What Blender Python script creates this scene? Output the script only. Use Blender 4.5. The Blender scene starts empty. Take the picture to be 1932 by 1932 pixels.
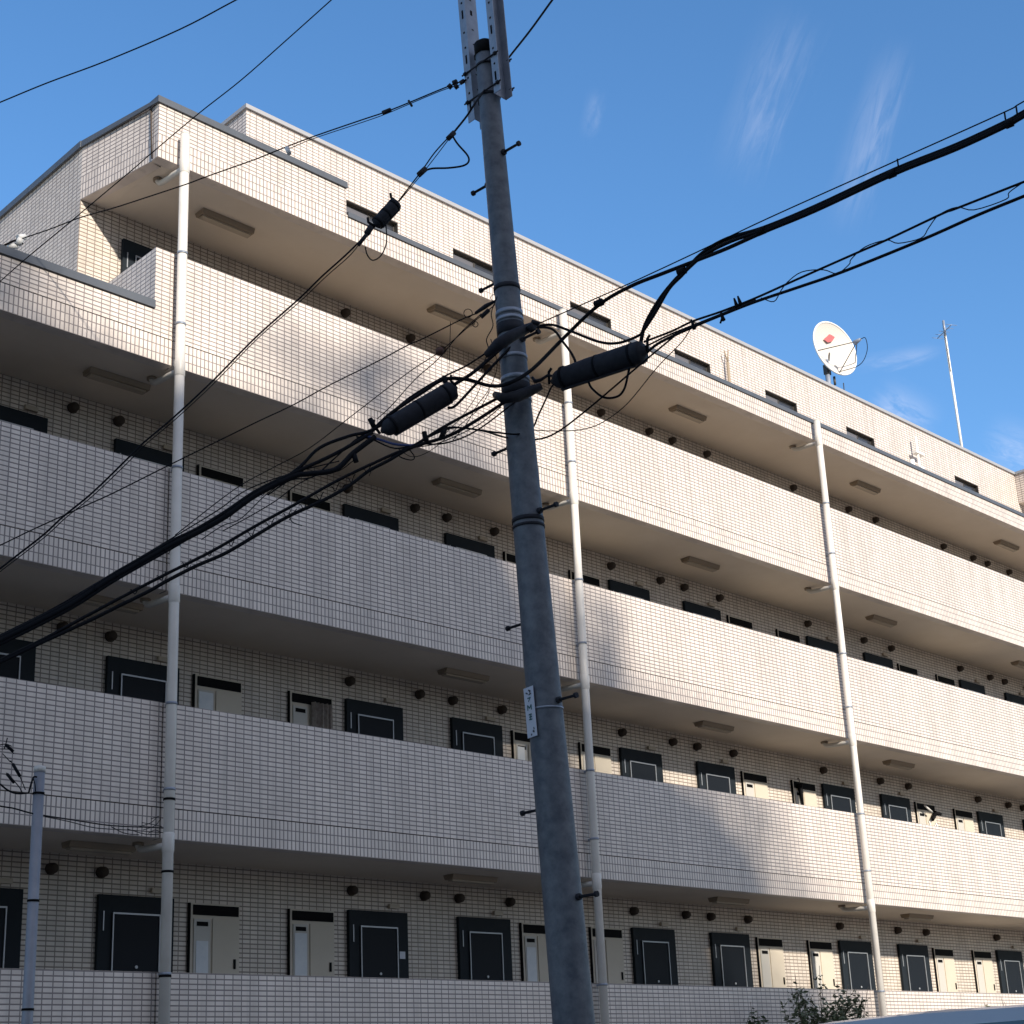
import bpy, bmesh, math, random
from mathutils import Vector, Matrix
random.seed(7)
sc = bpy.context.scene
COL = sc.collection

# ------------------------------------------------------------------ camera
CAMP = Vector((-8.8248, -14.1282, -4.2905))
CR = Vector((0.70705509, -0.70541018, -0.04969487))
CU = Vector((-0.1825201, -0.24993519, 0.95090421))
CF = Vector((0.683198, 0.66327135, 0.30546948))
FPX, PU, PV = 2947.7155, 1028.3435, 1141.959      # focal and principal point for a 1932 px wide picture
cam = bpy.data.cameras.new('camera')
cam.sensor_width = 36; cam.sensor_fit = 'HORIZONTAL'
cam.lens = FPX / 1932 * 36
cam.shift_x = -(PU - 966) / 1932
cam.shift_y = (PV - 966) / 1932
cam.clip_end = 6000
co = bpy.data.objects.new('camera', cam); COL.objects.link(co)
co.matrix_world = Matrix.Translation(CAMP) @ Matrix((CR, CU, -CF)).transposed().to_4x4()
sc.camera = co

# ------------------------------------------------------------------ light
LD = Vector((0.33, 1.40, -0.63)).normalized()      # direction the sunlight travels
SUN_EL = math.asin(-LD.z)
SUN_ROT = math.atan2(-LD.x, -LD.y)
w = bpy.data.worlds.new('World'); sc.world = w; w.use_nodes = True
nt = w.node_tree; nt.nodes.clear()
out = nt.nodes.new('ShaderNodeOutputWorld'); bg = nt.nodes.new('ShaderNodeBackground')
sky = nt.nodes.new('ShaderNodeTexSky'); sky.sky_type = 'NISHITA'; sky.sun_disc = False
sky.sun_elevation = SUN_EL; sky.sun_rotation = SUN_ROT
sky.altitude = 0; sky.air_density = 1.0; sky.dust_density = 0.15; sky.ozone_density = 3.2
# thin wispy cirrus streaks, each along its own line across the sky
def dirv(x, y): return (CF * FPX + CR * (x - PU) - CU * (y - PV)).normalized()
tc = nt.nodes.new('ShaderNodeTexCoord'); GEN = tc.outputs['Generated']
def wm(op, *a, clamp=False):
    k = nt.nodes.new('ShaderNodeMath'); k.operation = op; k.use_clamp = clamp
    for i, v in enumerate(a):
        if isinstance(v, (int, float)): k.inputs[i].default_value = v
        else: nt.links.new(v, k.inputs[i])
    return k.outputs[0]
def vdot(v, c):
    k = nt.nodes.new('ShaderNodeVectorMath'); k.operation = 'DOT_PRODUCT'
    nt.links.new(v, k.inputs[0]); k.inputs[1].default_value = c; return k.outputs['Value']
def ss(v, lo, hi, a=0.0, b=1.0):
    k = nt.nodes.new('ShaderNodeMapRange'); k.interpolation_type = 'SMOOTHSTEP'; nt.links.new(v, k.inputs[0])
    for i, x in zip((1, 2, 3, 4), (lo, hi, a, b)): k.inputs[i].default_value = x
    return k.outputs[0]
acc = None
for (ax_, ay_, bx_, by_, wd, amt, seed) in ((1500, 30, 1385, 330, 0.026, 0.13, 0.0), (1690, 95, 1590, 420, 0.018, 0.18, 3.1), (1125, 170, 1108, 260, 0.008, 0.09, 5.0),
                                       (1780, 660, 1610, 690, 0.008, 0.18, 7.7), (1760, 810, 1650, 745, 0.020, 0.30, 9.2), (1990, 870, 1860, 820, 0.022, 0.22, 12.0)):
    A_, B_ = dirv(ax_, ay_), dirv(bx_, by_); D_ = B_ - A_; L2 = D_.dot(D_)
    t_ = wm('ADD', vdot(GEN, D_ / L2), -A_.dot(D_) / L2)
    pn = A_.cross(B_).normalized(); q_ = vdot(GEN, pn)
    cv_ = nt.nodes.new('ShaderNodeCombineXYZ'); nt.links.new(wm('MULTIPLY_ADD', t_, 2.2, seed), cv_.inputs[0]); nt.links.new(wm('MULTIPLY', q_, 150.0), cv_.inputs[1])
    nz = nt.nodes.new('ShaderNodeTexNoise'); nz.inputs['Scale'].default_value = 1.0; nz.inputs['Detail'].default_value = 4; nz.inputs['Roughness'].default_value = 0.66; nz.inputs['Distortion'].default_value = 0.6
    nt.links.new(cv_.outputs[0], nz.inputs['Vector'])
    wob = wm('ADD', q_, wm('MULTIPLY', wm('SUBTRACT', nz.outputs['Fac'], 0.5), wd))
    f_ = wm('MULTIPLY', ss(wm('ABSOLUTE', wob), 0.0, wd, 1.0, 0.0), ss(wm('ABSOLUTE', wm('SUBTRACT', t_, 0.5)), 0.1, 0.62, 1.0, 0.0))
    f_ = wm('MULTIPLY', wm('MULTIPLY', f_, ss(nz.outputs['Fac'], 0.22, 0.86)), amt * 1.15, clamp=True)
    # only on this side of the sky
    f_ = wm('MULTIPLY', f_, ss(vdot(GEN, A_), 0.6, 0.8))
    acc = f_ if acc is None else wm('MAXIMUM', acc, f_)
mx = nt.nodes.new('ShaderNodeMixRGB'); mx.inputs['Color2'].default_value = (5.0, 5.0, 5.6, 1)
nt.links.new(acc, mx.inputs['Fac'])
hs = nt.nodes.new('ShaderNodeHueSaturation'); hs.inputs['Saturation'].default_value = 1.16; hs.inputs['Value'].default_value = 1.06
nt.links.new(sky.outputs[0], hs.inputs['Color'])
# haze added round the sun, behind the camera, to whiten the facade's fill light
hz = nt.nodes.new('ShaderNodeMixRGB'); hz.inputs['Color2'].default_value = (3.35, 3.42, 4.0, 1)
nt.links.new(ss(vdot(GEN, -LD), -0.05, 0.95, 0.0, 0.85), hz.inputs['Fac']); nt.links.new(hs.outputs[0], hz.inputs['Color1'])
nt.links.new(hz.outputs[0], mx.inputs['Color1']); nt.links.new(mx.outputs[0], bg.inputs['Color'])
w.cycles.sampling_method = 'MANUAL'; w.cycles.sample_map_resolution = 512
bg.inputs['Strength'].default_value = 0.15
nt.links.new(bg.outputs[0], out.inputs['Surface'])
sl = bpy.data.lights.new('sun', 'SUN'); sl.energy = 4.6; sl.angle = math.radians(1.3); sl.color = (1.0, 0.92, 0.81)
so = bpy.data.objects.new('sun', sl); COL.objects.link(so)
so.rotation_euler = LD.to_track_quat('-Z', 'Y').to_euler(); so.location = (-20, -60, 40)
vs = sc.view_settings; vs.view_transform = 'Standard'; vs.look = 'None'; vs.exposure = 0.56; vs.gamma = 1
vs.use_curve_mapping = False

# ------------------------------------------------------------------ pixel rays (1932 px picture)
def ray(x, y):
    return (CF * FPX + CR * (x - PU) - CU * (y - PV)).normalized()
def onY(x, y, Y):
    d = ray(x, y); return CAMP + d * ((Y - CAMP.y) / d.y)
def pl(A, B, pts):
    """points of the picture carried onto the vertical plane that stands on the ground line A-B"""
    nx, ny = -(B[1] - A[1]), B[0] - A[0]; r = []
    for q in pts:
        d = ray(*q); k = ((A[0] - CAMP.x) * nx + (A[1] - CAMP.y) * ny) / (d.x * nx + d.y * ny)
        r.append(CAMP + d * k)
    return r

# ------------------------------------------------------------------ materials
def mat(name, col, rough=0.6, metal=0.0, spec=0.5, noise=None, bump=None, coat=0):
    m = bpy.data.materials.new(name); m.use_nodes = True
    n = m.node_tree; b = n.nodes['Principled BSDF']
    b.inputs['Base Color'].default_value = (*col, 1); b.inputs['Roughness'].default_value = rough
    b.inputs['Metallic'].default_value = metal; b.inputs['Specular IOR Level'].default_value = spec
    if coat: b.inputs['Coat Weight'].default_value = coat
    if noise:
        sc_, amt, col2 = noise
        g = n.nodes.new('ShaderNodeNewGeometry'); t = n.nodes.new('ShaderNodeTexNoise')
        t.inputs['Scale'].default_value = sc_; t.inputs['Detail'].default_value = 6; t.inputs['Roughness'].default_value = 0.65
        r = n.nodes.new('ShaderNodeValToRGB'); r.color_ramp.elements[0].position = 0.5 - amt; r.color_ramp.elements[1].position = 0.5 + amt
        r.color_ramp.elements[0].color = (*col, 1); r.color_ramp.elements[1].color = (*col2, 1)
        n.links.new(g.outputs['Position'], t.inputs['Vector']); n.links.new(t.outputs['Fac'], r.inputs['Fac'])
        n.links.new(r.outputs['Color'], b.inputs['Base Color'])
        if bump:
            bp = n.nodes.new('ShaderNodeBump'); bp.inputs['Strength'].default_value = bump; bp.inputs['Distance'].default_value = 0.01
            n.links.new(t.outputs['Fac'], bp.inputs['Height']); n.links.new(bp.outputs[0], b.inputs['Normal'])
    return m

TW, TH = 0.10733, 0.05367
def tile_mat(name, a, c, grout, gx=0.0088, gy=0.0105, dirt=0.17):
    m = bpy.data.materials.new(name); m.use_nodes = True
    n = m.node_tree; N = n.nodes; L = n.links; b = N['Principled BSDF']
    uv = N.new('ShaderNodeUVMap'); uv.uv_map = 'uv'
    sp = N.new('ShaderNodeSeparateXYZ'); L.new(uv.outputs[0], sp.inputs[0])
    def M(op, x, y=None, z=None):
        k = N.new('ShaderNodeMath'); k.operation = op
        for i, v in enumerate((x, y, z)):
            if v is None: continue
            if isinstance(v, (int, float)): k.inputs[i].default_value = v
            else: L.new(v, k.inputs[i])
        return k.outputs[0]
    cu = M('DIVIDE', sp.outputs[0], TW); cv = M('DIVIDE', sp.outputs[1], TH)
    du = M('PINGPONG', cu, 0.5); dv = M('PINGPONG', cv, 0.5)           # 0 on a joint line
    def edge(d, g):
        k = N.new('ShaderNodeMapRange'); k.interpolation_type = 'SMOOTHSTEP'; L.new(d, k.inputs[0])
        k.inputs[1].default_value = g * 0.55; k.inputs[2].default_value = g * 1.25; return k.outputs[0]
    fac = M('MULTIPLY', edge(du, gx / TW / 1.3), edge(dv, gy / TH / 1.3))
    cb = N.new('ShaderNodeCombineXYZ'); L.new(M('FLOOR', cu), cb.inputs[0]); L.new(M('FLOOR', cv), cb.inputs[1])
    wn = N.new('ShaderNodeTexWhiteNoise'); wn.noise_dimensions = '2D'; L.new(cb.outputs[0], wn.inputs['Vector'])
    tile = N.new('ShaderNodeMixRGB'); tile.inputs['Color1'].default_value = (*a, 1); tile.inputs['Color2'].default_value = (*c, 1)
    L.new(wn.outputs['Value'], tile.inputs['Fac'])
    # weather: faint vertical rain streaks and patches
    g = N.new('ShaderNodeNewGeometry'); mpg = N.new('ShaderNodeMapping'); mpg.inputs['Scale'].default_value = (1.8, 1.8, 0.35)
    ns = N.new('ShaderNodeTexNoise'); ns.inputs['Scale'].default_value = 1.6; ns.inputs['Detail'].default_value = 5
    L.new(g.outputs['Position'], mpg.inputs[0]); L.new(mpg.outputs[0], ns.inputs['Vector'])
    mr = N.new('ShaderNodeMapRange'); L.new(ns.outputs['Fac'], mr.inputs[0])
    mr.inputs[1].default_value = 0.35; mr.inputs[2].default_value = 0.7; mr.inputs[3].default_value = 1.0 - dirt; mr.inputs[4].default_value = 1.0
    mp2 = N.new('ShaderNodeMapping'); mp2.inputs['Scale'].default_value = (9.0, 9.0, 0.5); L.new(g.outputs['Position'], mp2.inputs[0])
    n2 = N.new('ShaderNodeTexNoise'); n2.inputs['Scale'].default_value = 1.0; n2.inputs['Detail'].default_value = 4; L.new(mp2.outputs[0], n2.inputs['Vector'])
    mr2 = N.new('ShaderNodeMapRange'); L.new(n2.outputs['Fac'], mr2.inputs[0])
    mr2.inputs[1].default_value = 0.54; mr2.inputs[2].default_value = 0.78; mr2.inputs[3].default_value = 1.0; mr2.inputs[4].default_value = 0.80
    mr_o = M('MULTIPLY', mr.outputs[0], mr2.outputs[0])
    mul = N.new('ShaderNodeMixRGB'); mul.blend_type = 'MULTIPLY'; mul.inputs['Fac'].default_value = 1
    L.new(tile.outputs[0], mul.inputs['Color1']); L.new(mr_o, mul.inputs['Color2'])
    fin = N.new('ShaderNodeMixRGB'); fin.inputs['Color1'].default_value = (*grout, 1)
    L.new(fac, fin.inputs['Fac']); L.new(mul.outputs[0], fin.inputs['Color2']); L.new(fin.outputs[0], b.inputs['Base Color'])
    b.inputs['Roughness'].default_value = 0.42
    bp = N.new('ShaderNodeBump'); bp.inputs['Strength'].default_value = 0.35; bp.inputs['Distance'].default_value = 0.004
    L.new(fac, bp.inputs['Height']); L.new(bp.outputs[0], b.inputs['Normal'])
    return m

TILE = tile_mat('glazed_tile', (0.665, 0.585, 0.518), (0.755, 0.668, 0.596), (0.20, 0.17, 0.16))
TILE_IN = tile_mat('corridor_tile', (0.61, 0.535, 0.455), (0.71, 0.63, 0.545), (0.20, 0.16, 0.13))  # same tile as the facade, tinted browner for bounced corridor light
SOFF = mat('soffit_paint', (0.70, 0.61, 0.50), 0.8, noise=(1.3, 0.22, (0.77, 0.68, 0.57)))
COPING = mat('coping_metal', (0.075, 0.085, 0.10), 0.45, 0.3, noise=(5, 0.3, (0.11, 0.12, 0.135)))
COPLT = mat('pale_coping', (0.34, 0.34, 0.35), 0.5, 0.2)
PIPE = mat('white_pvc', (0.55, 0.52, 0.475), 0.45, noise=(2.2, 0.2, (0.66, 0.63, 0.58)))
NAVY = mat('navy_door', (0.011, 0.015, 0.020), 0.6, spec=0.12, noise=(3, 0.3, (0.018, 0.024, 0.030)))
NAVY2 = mat('navy_leaf', (0.009, 0.012, 0.017), 0.55, spec=0.12)
TRIM = mat('door_trim_metal', (0.34, 0.355, 0.375), 0.4, 0.3)
BEIGE = mat('beige_panel', (0.50, 0.44, 0.35), 0.55, noise=(2.2, 0.3, (0.56, 0.50, 0.41)))
PALE = mat('pale_panel', (0.47, 0.45, 0.41), 0.5)
BLACK = mat('black_slot', (0.006, 0.006, 0.007), 0.7, spec=0.08)
CABLE = mat('cable_sheath', (0.006, 0.007, 0.010), 0.75, spec=0.12)
CLOS = mat('closure_rubber', (0.012, 0.013, 0.018), 0.7, spec=0.2, noise=(14, 0.3, (0.026, 0.028, 0.036)), bump=0.6)
HOOD = mat('vent_hood_paint', (0.065, 0.050, 0.040), 0.7, spec=0.2)
GALV = mat('galvanised_steel', (0.21, 0.24, 0.29), 0.5, 0.35, noise=(9, 0.22, (0.31, 0.34, 0.40)), bump=0.15)
POLE = mat('pole_steel', (0.062, 0.073, 0.092), 0.6, 0.05, noise=(9.5, 0.16, (0.125, 0.138, 0.158)), bump=0.2)
SMALLP = mat('small_pole_steel', (0.19, 0.205, 0.24), 0.5, 0.15, noise=(7, 0.25, (0.27, 0.28, 0.31)))
WHITE = mat('white_paint', (0.72, 0.71, 0.68), 0.5)
FIX = mat('light_fixture', (0.30, 0.235, 0.165), 0.6)
FIXD = mat('light_fixture_diffuser', (0.42, 0.35, 0.27), 0.4)
GLASS = mat('window_glass', (0.03, 0.033, 0.04), 0.12, 0.0, 0.5)
FROST = mat('frosted_pane', (0.11, 0.11, 0.125), 0.4, spec=0.3)
ALU = mat('window_frame_aluminium', (0.05, 0.046, 0.042), 0.5, 0.2)
DISHM = mat('dish_paint', (0.56, 0.52, 0.47), 0.55)
RED = mat('red_mark', (0.45, 0.10, 0.10), 0.5)
ASPH = mat('asphalt', (0.035, 0.035, 0.037), 0.9, noise=(30, 0.3, (0.05, 0.05, 0.051)), bump=0.3)
PAVE = mat('pavement_concrete', (0.20, 0.195, 0.185), 0.9, noise=(6, 0.3, (0.26, 0.25, 0.24)))
FLOOR = mat('corridor_floor_sheet', (0.085, 0.08, 0.072), 0.8)
GROUND = mat('ground_soil', (0.10, 0.095, 0.085), 0.95, noise=(0.8, 0.3, (0.15, 0.14, 0.12)))
PAINT = mat('road_paint', (0.7, 0.7, 0.68), 0.7)
CONC = mat('far_block_render', (0.12, 0.117, 0.113), 0.8, noise=(0.5, 0.3, (0.16, 0.155, 0.15)))
BARK = mat('bark', (0.10, 0.075, 0.055), 0.9, noise=(12, 0.3, (0.15, 0.12, 0.09)))
LEAF = mat('leaf', (0.045, 0.065, 0.030), 0.45, noise=(14, 0.25, (0.12, 0.14, 0.07)))
LEAF2 = mat('leaf_dark', (0.022, 0.05, 0.022), 0.45, noise=(9, 0.3, (0.055, 0.085, 0.03)))
VANP = mat('van_paint', (0.42, 0.43, 0.46), 0.35, 0.1, coat=0.4)
VANG = mat('van_glass', (0.02, 0.03, 0.05), 0.05, 0.0, 1.0)
TYRE = mat('tyre_rubber', (0.015, 0.015, 0.015), 0.8)
LAMP = mat('headlight_glass', (0.6, 0.6, 0.6), 0.1)
SIGNW = mat('sign_plate', (0.50, 0.53, 0.60), 0.45)
INK = mat('sign_ink', (0.02, 0.09, 0.09), 0.6)
INK2 = mat('sign_ink_dark', (0.03, 0.03, 0.04), 0.6)
BLUE = mat('blue_sleeve', (0.03, 0.05, 0.16), 0.5)
CLOTH = mat('grey_cloth', (0.42, 0.37, 0.33), 0.9, noise=(18, 0.2, (0.22, 0.18, 0.16)))
RUST = mat('rusty_clamp', (0.10, 0.045, 0.03), 0.8)

# ------------------------------------------------------------------ mesh helpers
class MB:
    def __init__(s): s.v = []; s.f = []; s.uv = []; s.mi = []; s.sm = []
    def face(s, pts, uv=None, mi=0, smooth=False):
        b = len(s.v); s.v += [tuple(p) for p in pts]; s.f.append(list(range(b, b + len(pts))))
        s.uv.append(uv or [(0.02, 0.02)] * len(pts)); s.mi.append(mi); s.sm.append(smooth)
    def box(s, a, b, z0=None, soldier=False, skip='', mi=0):
        """axis box; uv in metres, v counted from z0 (a joint line); soldier = tiles stood on end"""
        x0, y0, z_0 = a; x1, y1, z1 = b
        if z0 is None: z0 = z1
        def U(h, z):
            return (z - z0, h) if soldier else (h, z - z0)
        F = {'-y': [(x0, y0, z_0), (x1, y0, z_0), (x1, y0, z1), (x0, y0, z1)], '+y': [(x1, y1, z_0), (x0, y1, z_0), (x0, y1, z1), (x1, y1, z1)],
             '-x': [(x0, y1, z_0), (x0, y0, z_0), (x0, y0, z1), (x0, y1, z1)], '+x': [(x1, y0, z_0), (x1, y1, z_0), (x1, y1, z1), (x1, y0, z1)],
             '-z': [(x0, y1, z_0), (x1, y1, z_0), (x1, y0, z_0), (x0, y0, z_0)], '+z': [(x0, y0, z1), (x1, y0, z1), (x1, y1, z1), (x0, y1, z1)]}
        for k, q in F.items():
            if k in skip.split(): continue
            if k[1] == 'y': uv = [U(p[0], p[2]) for p in q]
            elif k[1] == 'x': uv = [U(p[1], p[2]) for p in q]
            else: uv = [(TW * 0.5, TH * 0.5)] * 4
            s.face(q, uv, mi)
    def hexa(s, p, mi=0):
        """p: 8 points, bottom ring then top ring"""
        for q in ((0, 3, 2, 1), (4, 5, 6, 7), (0, 1, 5, 4), (1, 2, 6, 5), (2, 3, 7, 6), (3, 0, 4, 7)):
            s.face([p[i] for i in q], None, mi)
    def tube(s, pts, r, n=8, mi=0, caps=True, smooth=True):
        pts = [Vector(p) for p in pts]
        if isinstance(r, (int, float)): r = [r] * len(pts)
        b = len(s.v); up = None
        for i, p in enumerate(pts):
            d = (pts[min(i + 1, len(pts) - 1)] - pts[max(i - 1, 0)])
            if d.length < 1e-9: d = Vector((0, 0, 1))
            d.normalize()
            if up is None:
                up = Vector((0, 0, 1)) if abs(d.z) < 0.9 else Vector((1, 0, 0))
            sd = d.cross(up)
            if sd.length < 1e-4: sd = d.orthogonal()
            sd.normalize(); up = sd.cross(d).normalized()
            for k in range(n):
                a = 2 * math.pi * k / n
                s.v.append(tuple(p + sd * (math.cos(a) * r[i]) + up * (math.sin(a) * r[i])))
        for i in range(len(pts) - 1):
            for k in range(n):
                k2 = (k + 1) % n
                s.f.append([b + i * n + k, b + i * n + k2, b + (i + 1) * n + k2, b + (i + 1) * n + k])
                s.uv.append([(0, 0)] * 4); s.mi.append(mi); s.sm.append(smooth)
        if caps:
            for i0, rev in ((0, True), ((len(pts) - 1) * n, False)):
                q = [b + i0 + k for k in range(n)]
                if rev: q.reverse()
                s.f.append(q); s.uv.append([(0, 0)] * n); s.mi.append(mi); s.sm.append(False)
    def build(s, name, mats, parent=None, loc=None):
        me = bpy.data.meshes.new(name); me.from_pydata(s.v, [], s.f)
        ul = me.uv_layers.new(name='uv')
        flat = [c for f in s.uv for c in f]
        for i, c in enumerate(flat): ul.data[i].uv = c
        if not isinstance(mats, (list, tuple)): mats = [mats]
        for m in mats: me.materials.append(m)
        me.polygons.foreach_set('material_index', s.mi); me.polygons.foreach_set('use_smooth', s.sm)
        me.validate(); me.update()
        o = bpy.data.objects.new(name, me); COL.objects.link(o)
        if parent is not None: o.parent = parent
        if loc is not None: o.location = loc
        return o

def tag(o, label=None, cat=None, group=None, kind=None):
    for k, v in (('label', label), ('category', cat), ('group', group), ('kind', kind)):
        if v: o[k] = v
    return o
def thing(name, loc, label, cat, group=None):
    o = bpy.data.objects.new(name, None); o.location = loc; COL.objects.link(o); o.empty_display_size = 0.2
    return tag(o, label, cat, group)
def part(mb, name, m, root, world=True):
    """link as a child; world: vertices are world coordinates"""
    o = mb.build(name, m, root)
    if world:
        l = Vector(root.location)
        if root.parent: l = l + Vector(root.parent.location)
        o.location = -l
    return o
def dup(o, parent, loc):
    c = o.copy(); COL.objects.link(c); c.parent = parent; c.location = loc
    for g in list(o.children):
        d = g.copy(); COL.objects.link(d); d.parent = c
    return c
def crom(p, sub=6):
    p = [Vector(q) for q in p]
    if len(p) < 3: return p
    r = []; P = [p[0] * 2 - p[1]] + p + [p[-1] * 2 - p[-2]]
    for i in range(1, len(P) - 2):
        a, b, c, d = P[i - 1:i + 3]
        for k in range(sub):
            t = k / sub
            r.append(0.5 * ((2 * b) + (c - a) * t + (2 * a - 5 * b + 4 * c - d) * t * t + (3 * b - a - 3 * c + d) * t ** 3))
    r.append(p[-1]); return r
def extend(p, m, end=-1):
    """carry a cable on past the frame by m metres"""
    st = 0.7
    n = max(1, int(m / st)); st = m / n
    if end == -1:
        d = (p[-1] - p[-2]).normalized(); return p + [p[-1] + d * (st * (i + 1)) for i in range(n)]
    d = (p[0] - p[1]).normalized(); return [p[0] + d * (st * (i + 1)) for i in range(n)][::-1] + p

# ------------------------------------------------------------------ setting
GZ = -5.85
def sheet(name, x0, y0, x1, y1, z, m):
    b = MB(); b.face([(x0, y0, z), (x1, y0, z), (x1, y1, z), (x0, y1, z)]); return tag(b.build(name, m), kind='structure')
sheet('ground', -1500, -1500, 1500, 1500, GZ - 0.02, GROUND)
sheet('road', -200, -13.0, 200, -6.6, GZ, ASPH)
b = MB(); b.box((-200, -6.6, GZ - 0.1), (200, -2.2, GZ + 0.13)); tag(b.build('pavement', PAVE), kind='structure')
b = MB(); b.box((-200, -17.5, GZ - 0.1), (200, -13.0, GZ + 0.13)); tag(b.build('pavement', PAVE), kind='structure')
for yy, nm in ((-7.0, 'road_marking'), (-12.6, 'road_marking')):
    sheet(nm, -200, yy - 0.07, 200, yy + 0.07, GZ + 0.004, PAINT)

# ------------------------------------------------------------------ apartment building
H, PH = 2.7, 1.44867
XL, XR = -7.0, 27.0
WY = 1.4
PT = 0.15
TOPS = [-2.8, 0.0, 2.7, 5.4]
B5 = 6.605                                           # underside of the top canopy band
SOFF_Z = {0: 0.0 - PH, 1: H - PH, 2: 2 * H - PH, 3: B5}   # soffit above corridor i
bld = thing('apartment_building', (0, 0, GZ), 'long cream-tiled five-storey apartment block with open corridors and white downpipes', 'building')
XE = -0.41                                           # where the fourth corridor starts
JX = (-0.175, -0.157)                                # expansion joint beside the first downpipe

def band(x0, x1, ztop, zbot, y0=0.0, y1=PT, skip=''):
    m = MB(); zs = zbot + 3 * TW
    m.box((x0, y0, zs + .005), (x1, y1, ztop), z0=zs, skip='-z ' + skip)
    m.box((x0, y0 + .008, zs - .006), (x1, y1 - .001, zs + .006), z0=zs - 1, mi=1, skip='-x +x')
    m.box((x0, y0, zbot), (x1, y1, zs - .005), z0=zbot, soldier=True, skip=skip)
    return m
for i, zt in enumerate(TOPS):
    zb = zt - PH if i else GZ + 0.25
    for (a, c) in ((XL, JX[0]), (JX[1], XR)):
        if i == 3 and a == XL:
            a = XE
        m = band(a, c, zt, zb)
        part(m, 'parapet_wall', [TILE, HOOD], bld)
# lower band in front of the roof terrace at the left, and its coping
zb = 2 * H - PH
m = band(XL, XE - 0.001, 4.655, zb); part(m, 'terrace_band', [TILE, HOOD], bld)
m = MB(); m.box((XL, -0.025, 4.657), (XE - 0.002, PT + 0.03, 4.70)); m.box((XL, -0.028, 4.60), (XE - 0.002, -0.003, 4.656)); part(m, 'coping', COPING, bld)
# return of the fourth parapet
m = MB(); m.box((XE, PT, 4.19), (XE + 0.15, 1.25, 5.4), z0=5.4, skip='-y'); part(m, 'parapet_return', TILE, bld)
# canopy band: high part then low part
XS = 2.38
m = MB(); zs = B5 + 3 * TW
m.box((-0.43, 0, zs), (XS, PT, 7.385), z0=zs, skip='-z'); m.box((-0.43, 0, B5), (XS, PT, zs), z0=B5, soldier=True, skip='+z +x')
m.box((XS, 0, zs), (XR, PT, 6.955), z0=zs, skip='-z -x'); m.box((XS, 0, B5), (XR, PT, zs), z0=B5, soldier=True, skip='+z -x')
part(m, 'canopy_band', TILE, bld)
# end fascia of the canopy, slightly oblique
def obl(mb, pA, pB, t, z0, z1, soldier, zj, skip_top=False):
    d = (pB - pA); L = d.length; d.normalize(); nrm = Vector((d.y, -d.x, 0))
    A0, B0 = pA, pB; A1, B1 = pA + nrm * t, pB + nrm * t
    def quad(p, q, h0, h1):
        uv = [(h0, z0 - zj), (h1, z0 - zj), (h1, z1 - zj), (h0, z1 - zj)]
        if soldier: uv = [(v, u) for u, v in uv]
        mb.face([(p.x, p.y, z0), (q.x, q.y, z0), (q.x, q.y, z1), (p.x, p.y, z1)], uv)
    quad(B0, A0, L, 0); quad(A1, B1, 0, L)
    mb.face([(A0.x, A0.y, z1), (A1.x, A1.y, z1), (B1.x, B1.y, z1), (B0.x, B0.y, z1)])
    mb.face([(A0.x, A0.y, z0), (B0.x, B0.y, z0), (B1.x, B1.y, z0), (A1.x, A1.y, z0)])
m = MB(); pA, pB = Vector((-0.43, PT, 0)), Vector((-0.65, WY, 0))
obl(m, pA, pB, 0.15, zs, 7.385, False, zs); obl(m, pA, pB, 0.15, B5, zs, True, B5)
part(m, 'canopy_end_fascia', TILE, bld)
# dark copings of the high part
m = MB()
m.box((-0.455, -0.025, 7.387), (XS + 0.01, PT + 0.03, 7.435)); m.box((-0.458, -0.028, 7.345), (XS + 0.012, -0.003, 7.386))
m.hexa([(-0.455, PT + 0.03, 7.387), (-0.25, PT + 0.03, 7.387), (-0.47, WY, 7.387), (-0.675, WY, 7.387),
        (-0.455, PT + 0.03, 7.435), (-0.25, PT + 0.03, 7.435), (-0.47, WY, 7.435), (-0.675, WY, 7.435)])
m.hexa([(-0.458, -0.003, 7.345), (-0.434, -0.003, 7.345), (-0.655, WY, 7.345), (-0.678, WY, 7.345),
        (-0.458, -0.003, 7.386), (-0.434, -0.003, 7.386), (-0.655, WY, 7.386), (-0.678, WY, 7.386)])
m.box((-0.685, WY, 7.345), (-0.655, 9.5, 7.435)); m.box((-0.655, WY, 7.387), (-0.40, 9.5, 7.435))
part(m, 'coping', COPING, bld)
m = MB(); m.box((XS + 0.02, -0.02, 6.957), (XR, PT + 0.03, 7.0)); m.box((XS + 0.02, -0.023, 6.925), (XR, -0.003, 6.956))
part(m, 'coping', COPING, bld)
# back wall of every corridor, end wall, attic storey
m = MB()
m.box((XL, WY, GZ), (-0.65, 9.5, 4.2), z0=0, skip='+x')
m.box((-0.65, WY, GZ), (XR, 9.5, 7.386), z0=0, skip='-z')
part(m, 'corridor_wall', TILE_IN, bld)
ATX = 1.764
WINX = (3.46, 5.55, 8.13, 10.77, 13.39, 16.03, 20.12); WZ = (7.72, 8.32); RD = 0.09
m = MB()
m.box((ATX, WY, 7.387), (XR, WY + RD, WZ[0]), z0=0, skip='+y +z'); m.box((ATX, WY, WZ[1]), (XR, WY + RD, 9.04), z0=0, skip='+y')
xa = ATX
for wx in WINX + (XR,):
    m.box((xa, WY, WZ[0]), (wx, WY + RD, WZ[1]), z0=0, skip='-z +z +y' + (' +x' if wx == XR else '')); xa = wx + 1.0
m.box((ATX, WY + RD + 0.001, 7.387), (XR, 8.0, 9.04), z0=0, skip='-z')
m.box((22.92, 0.55, 8.35), (26.0, WY - 0.001, 9.04), z0=0)
part(m, 'attic_wall', TILE, bld)
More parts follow.
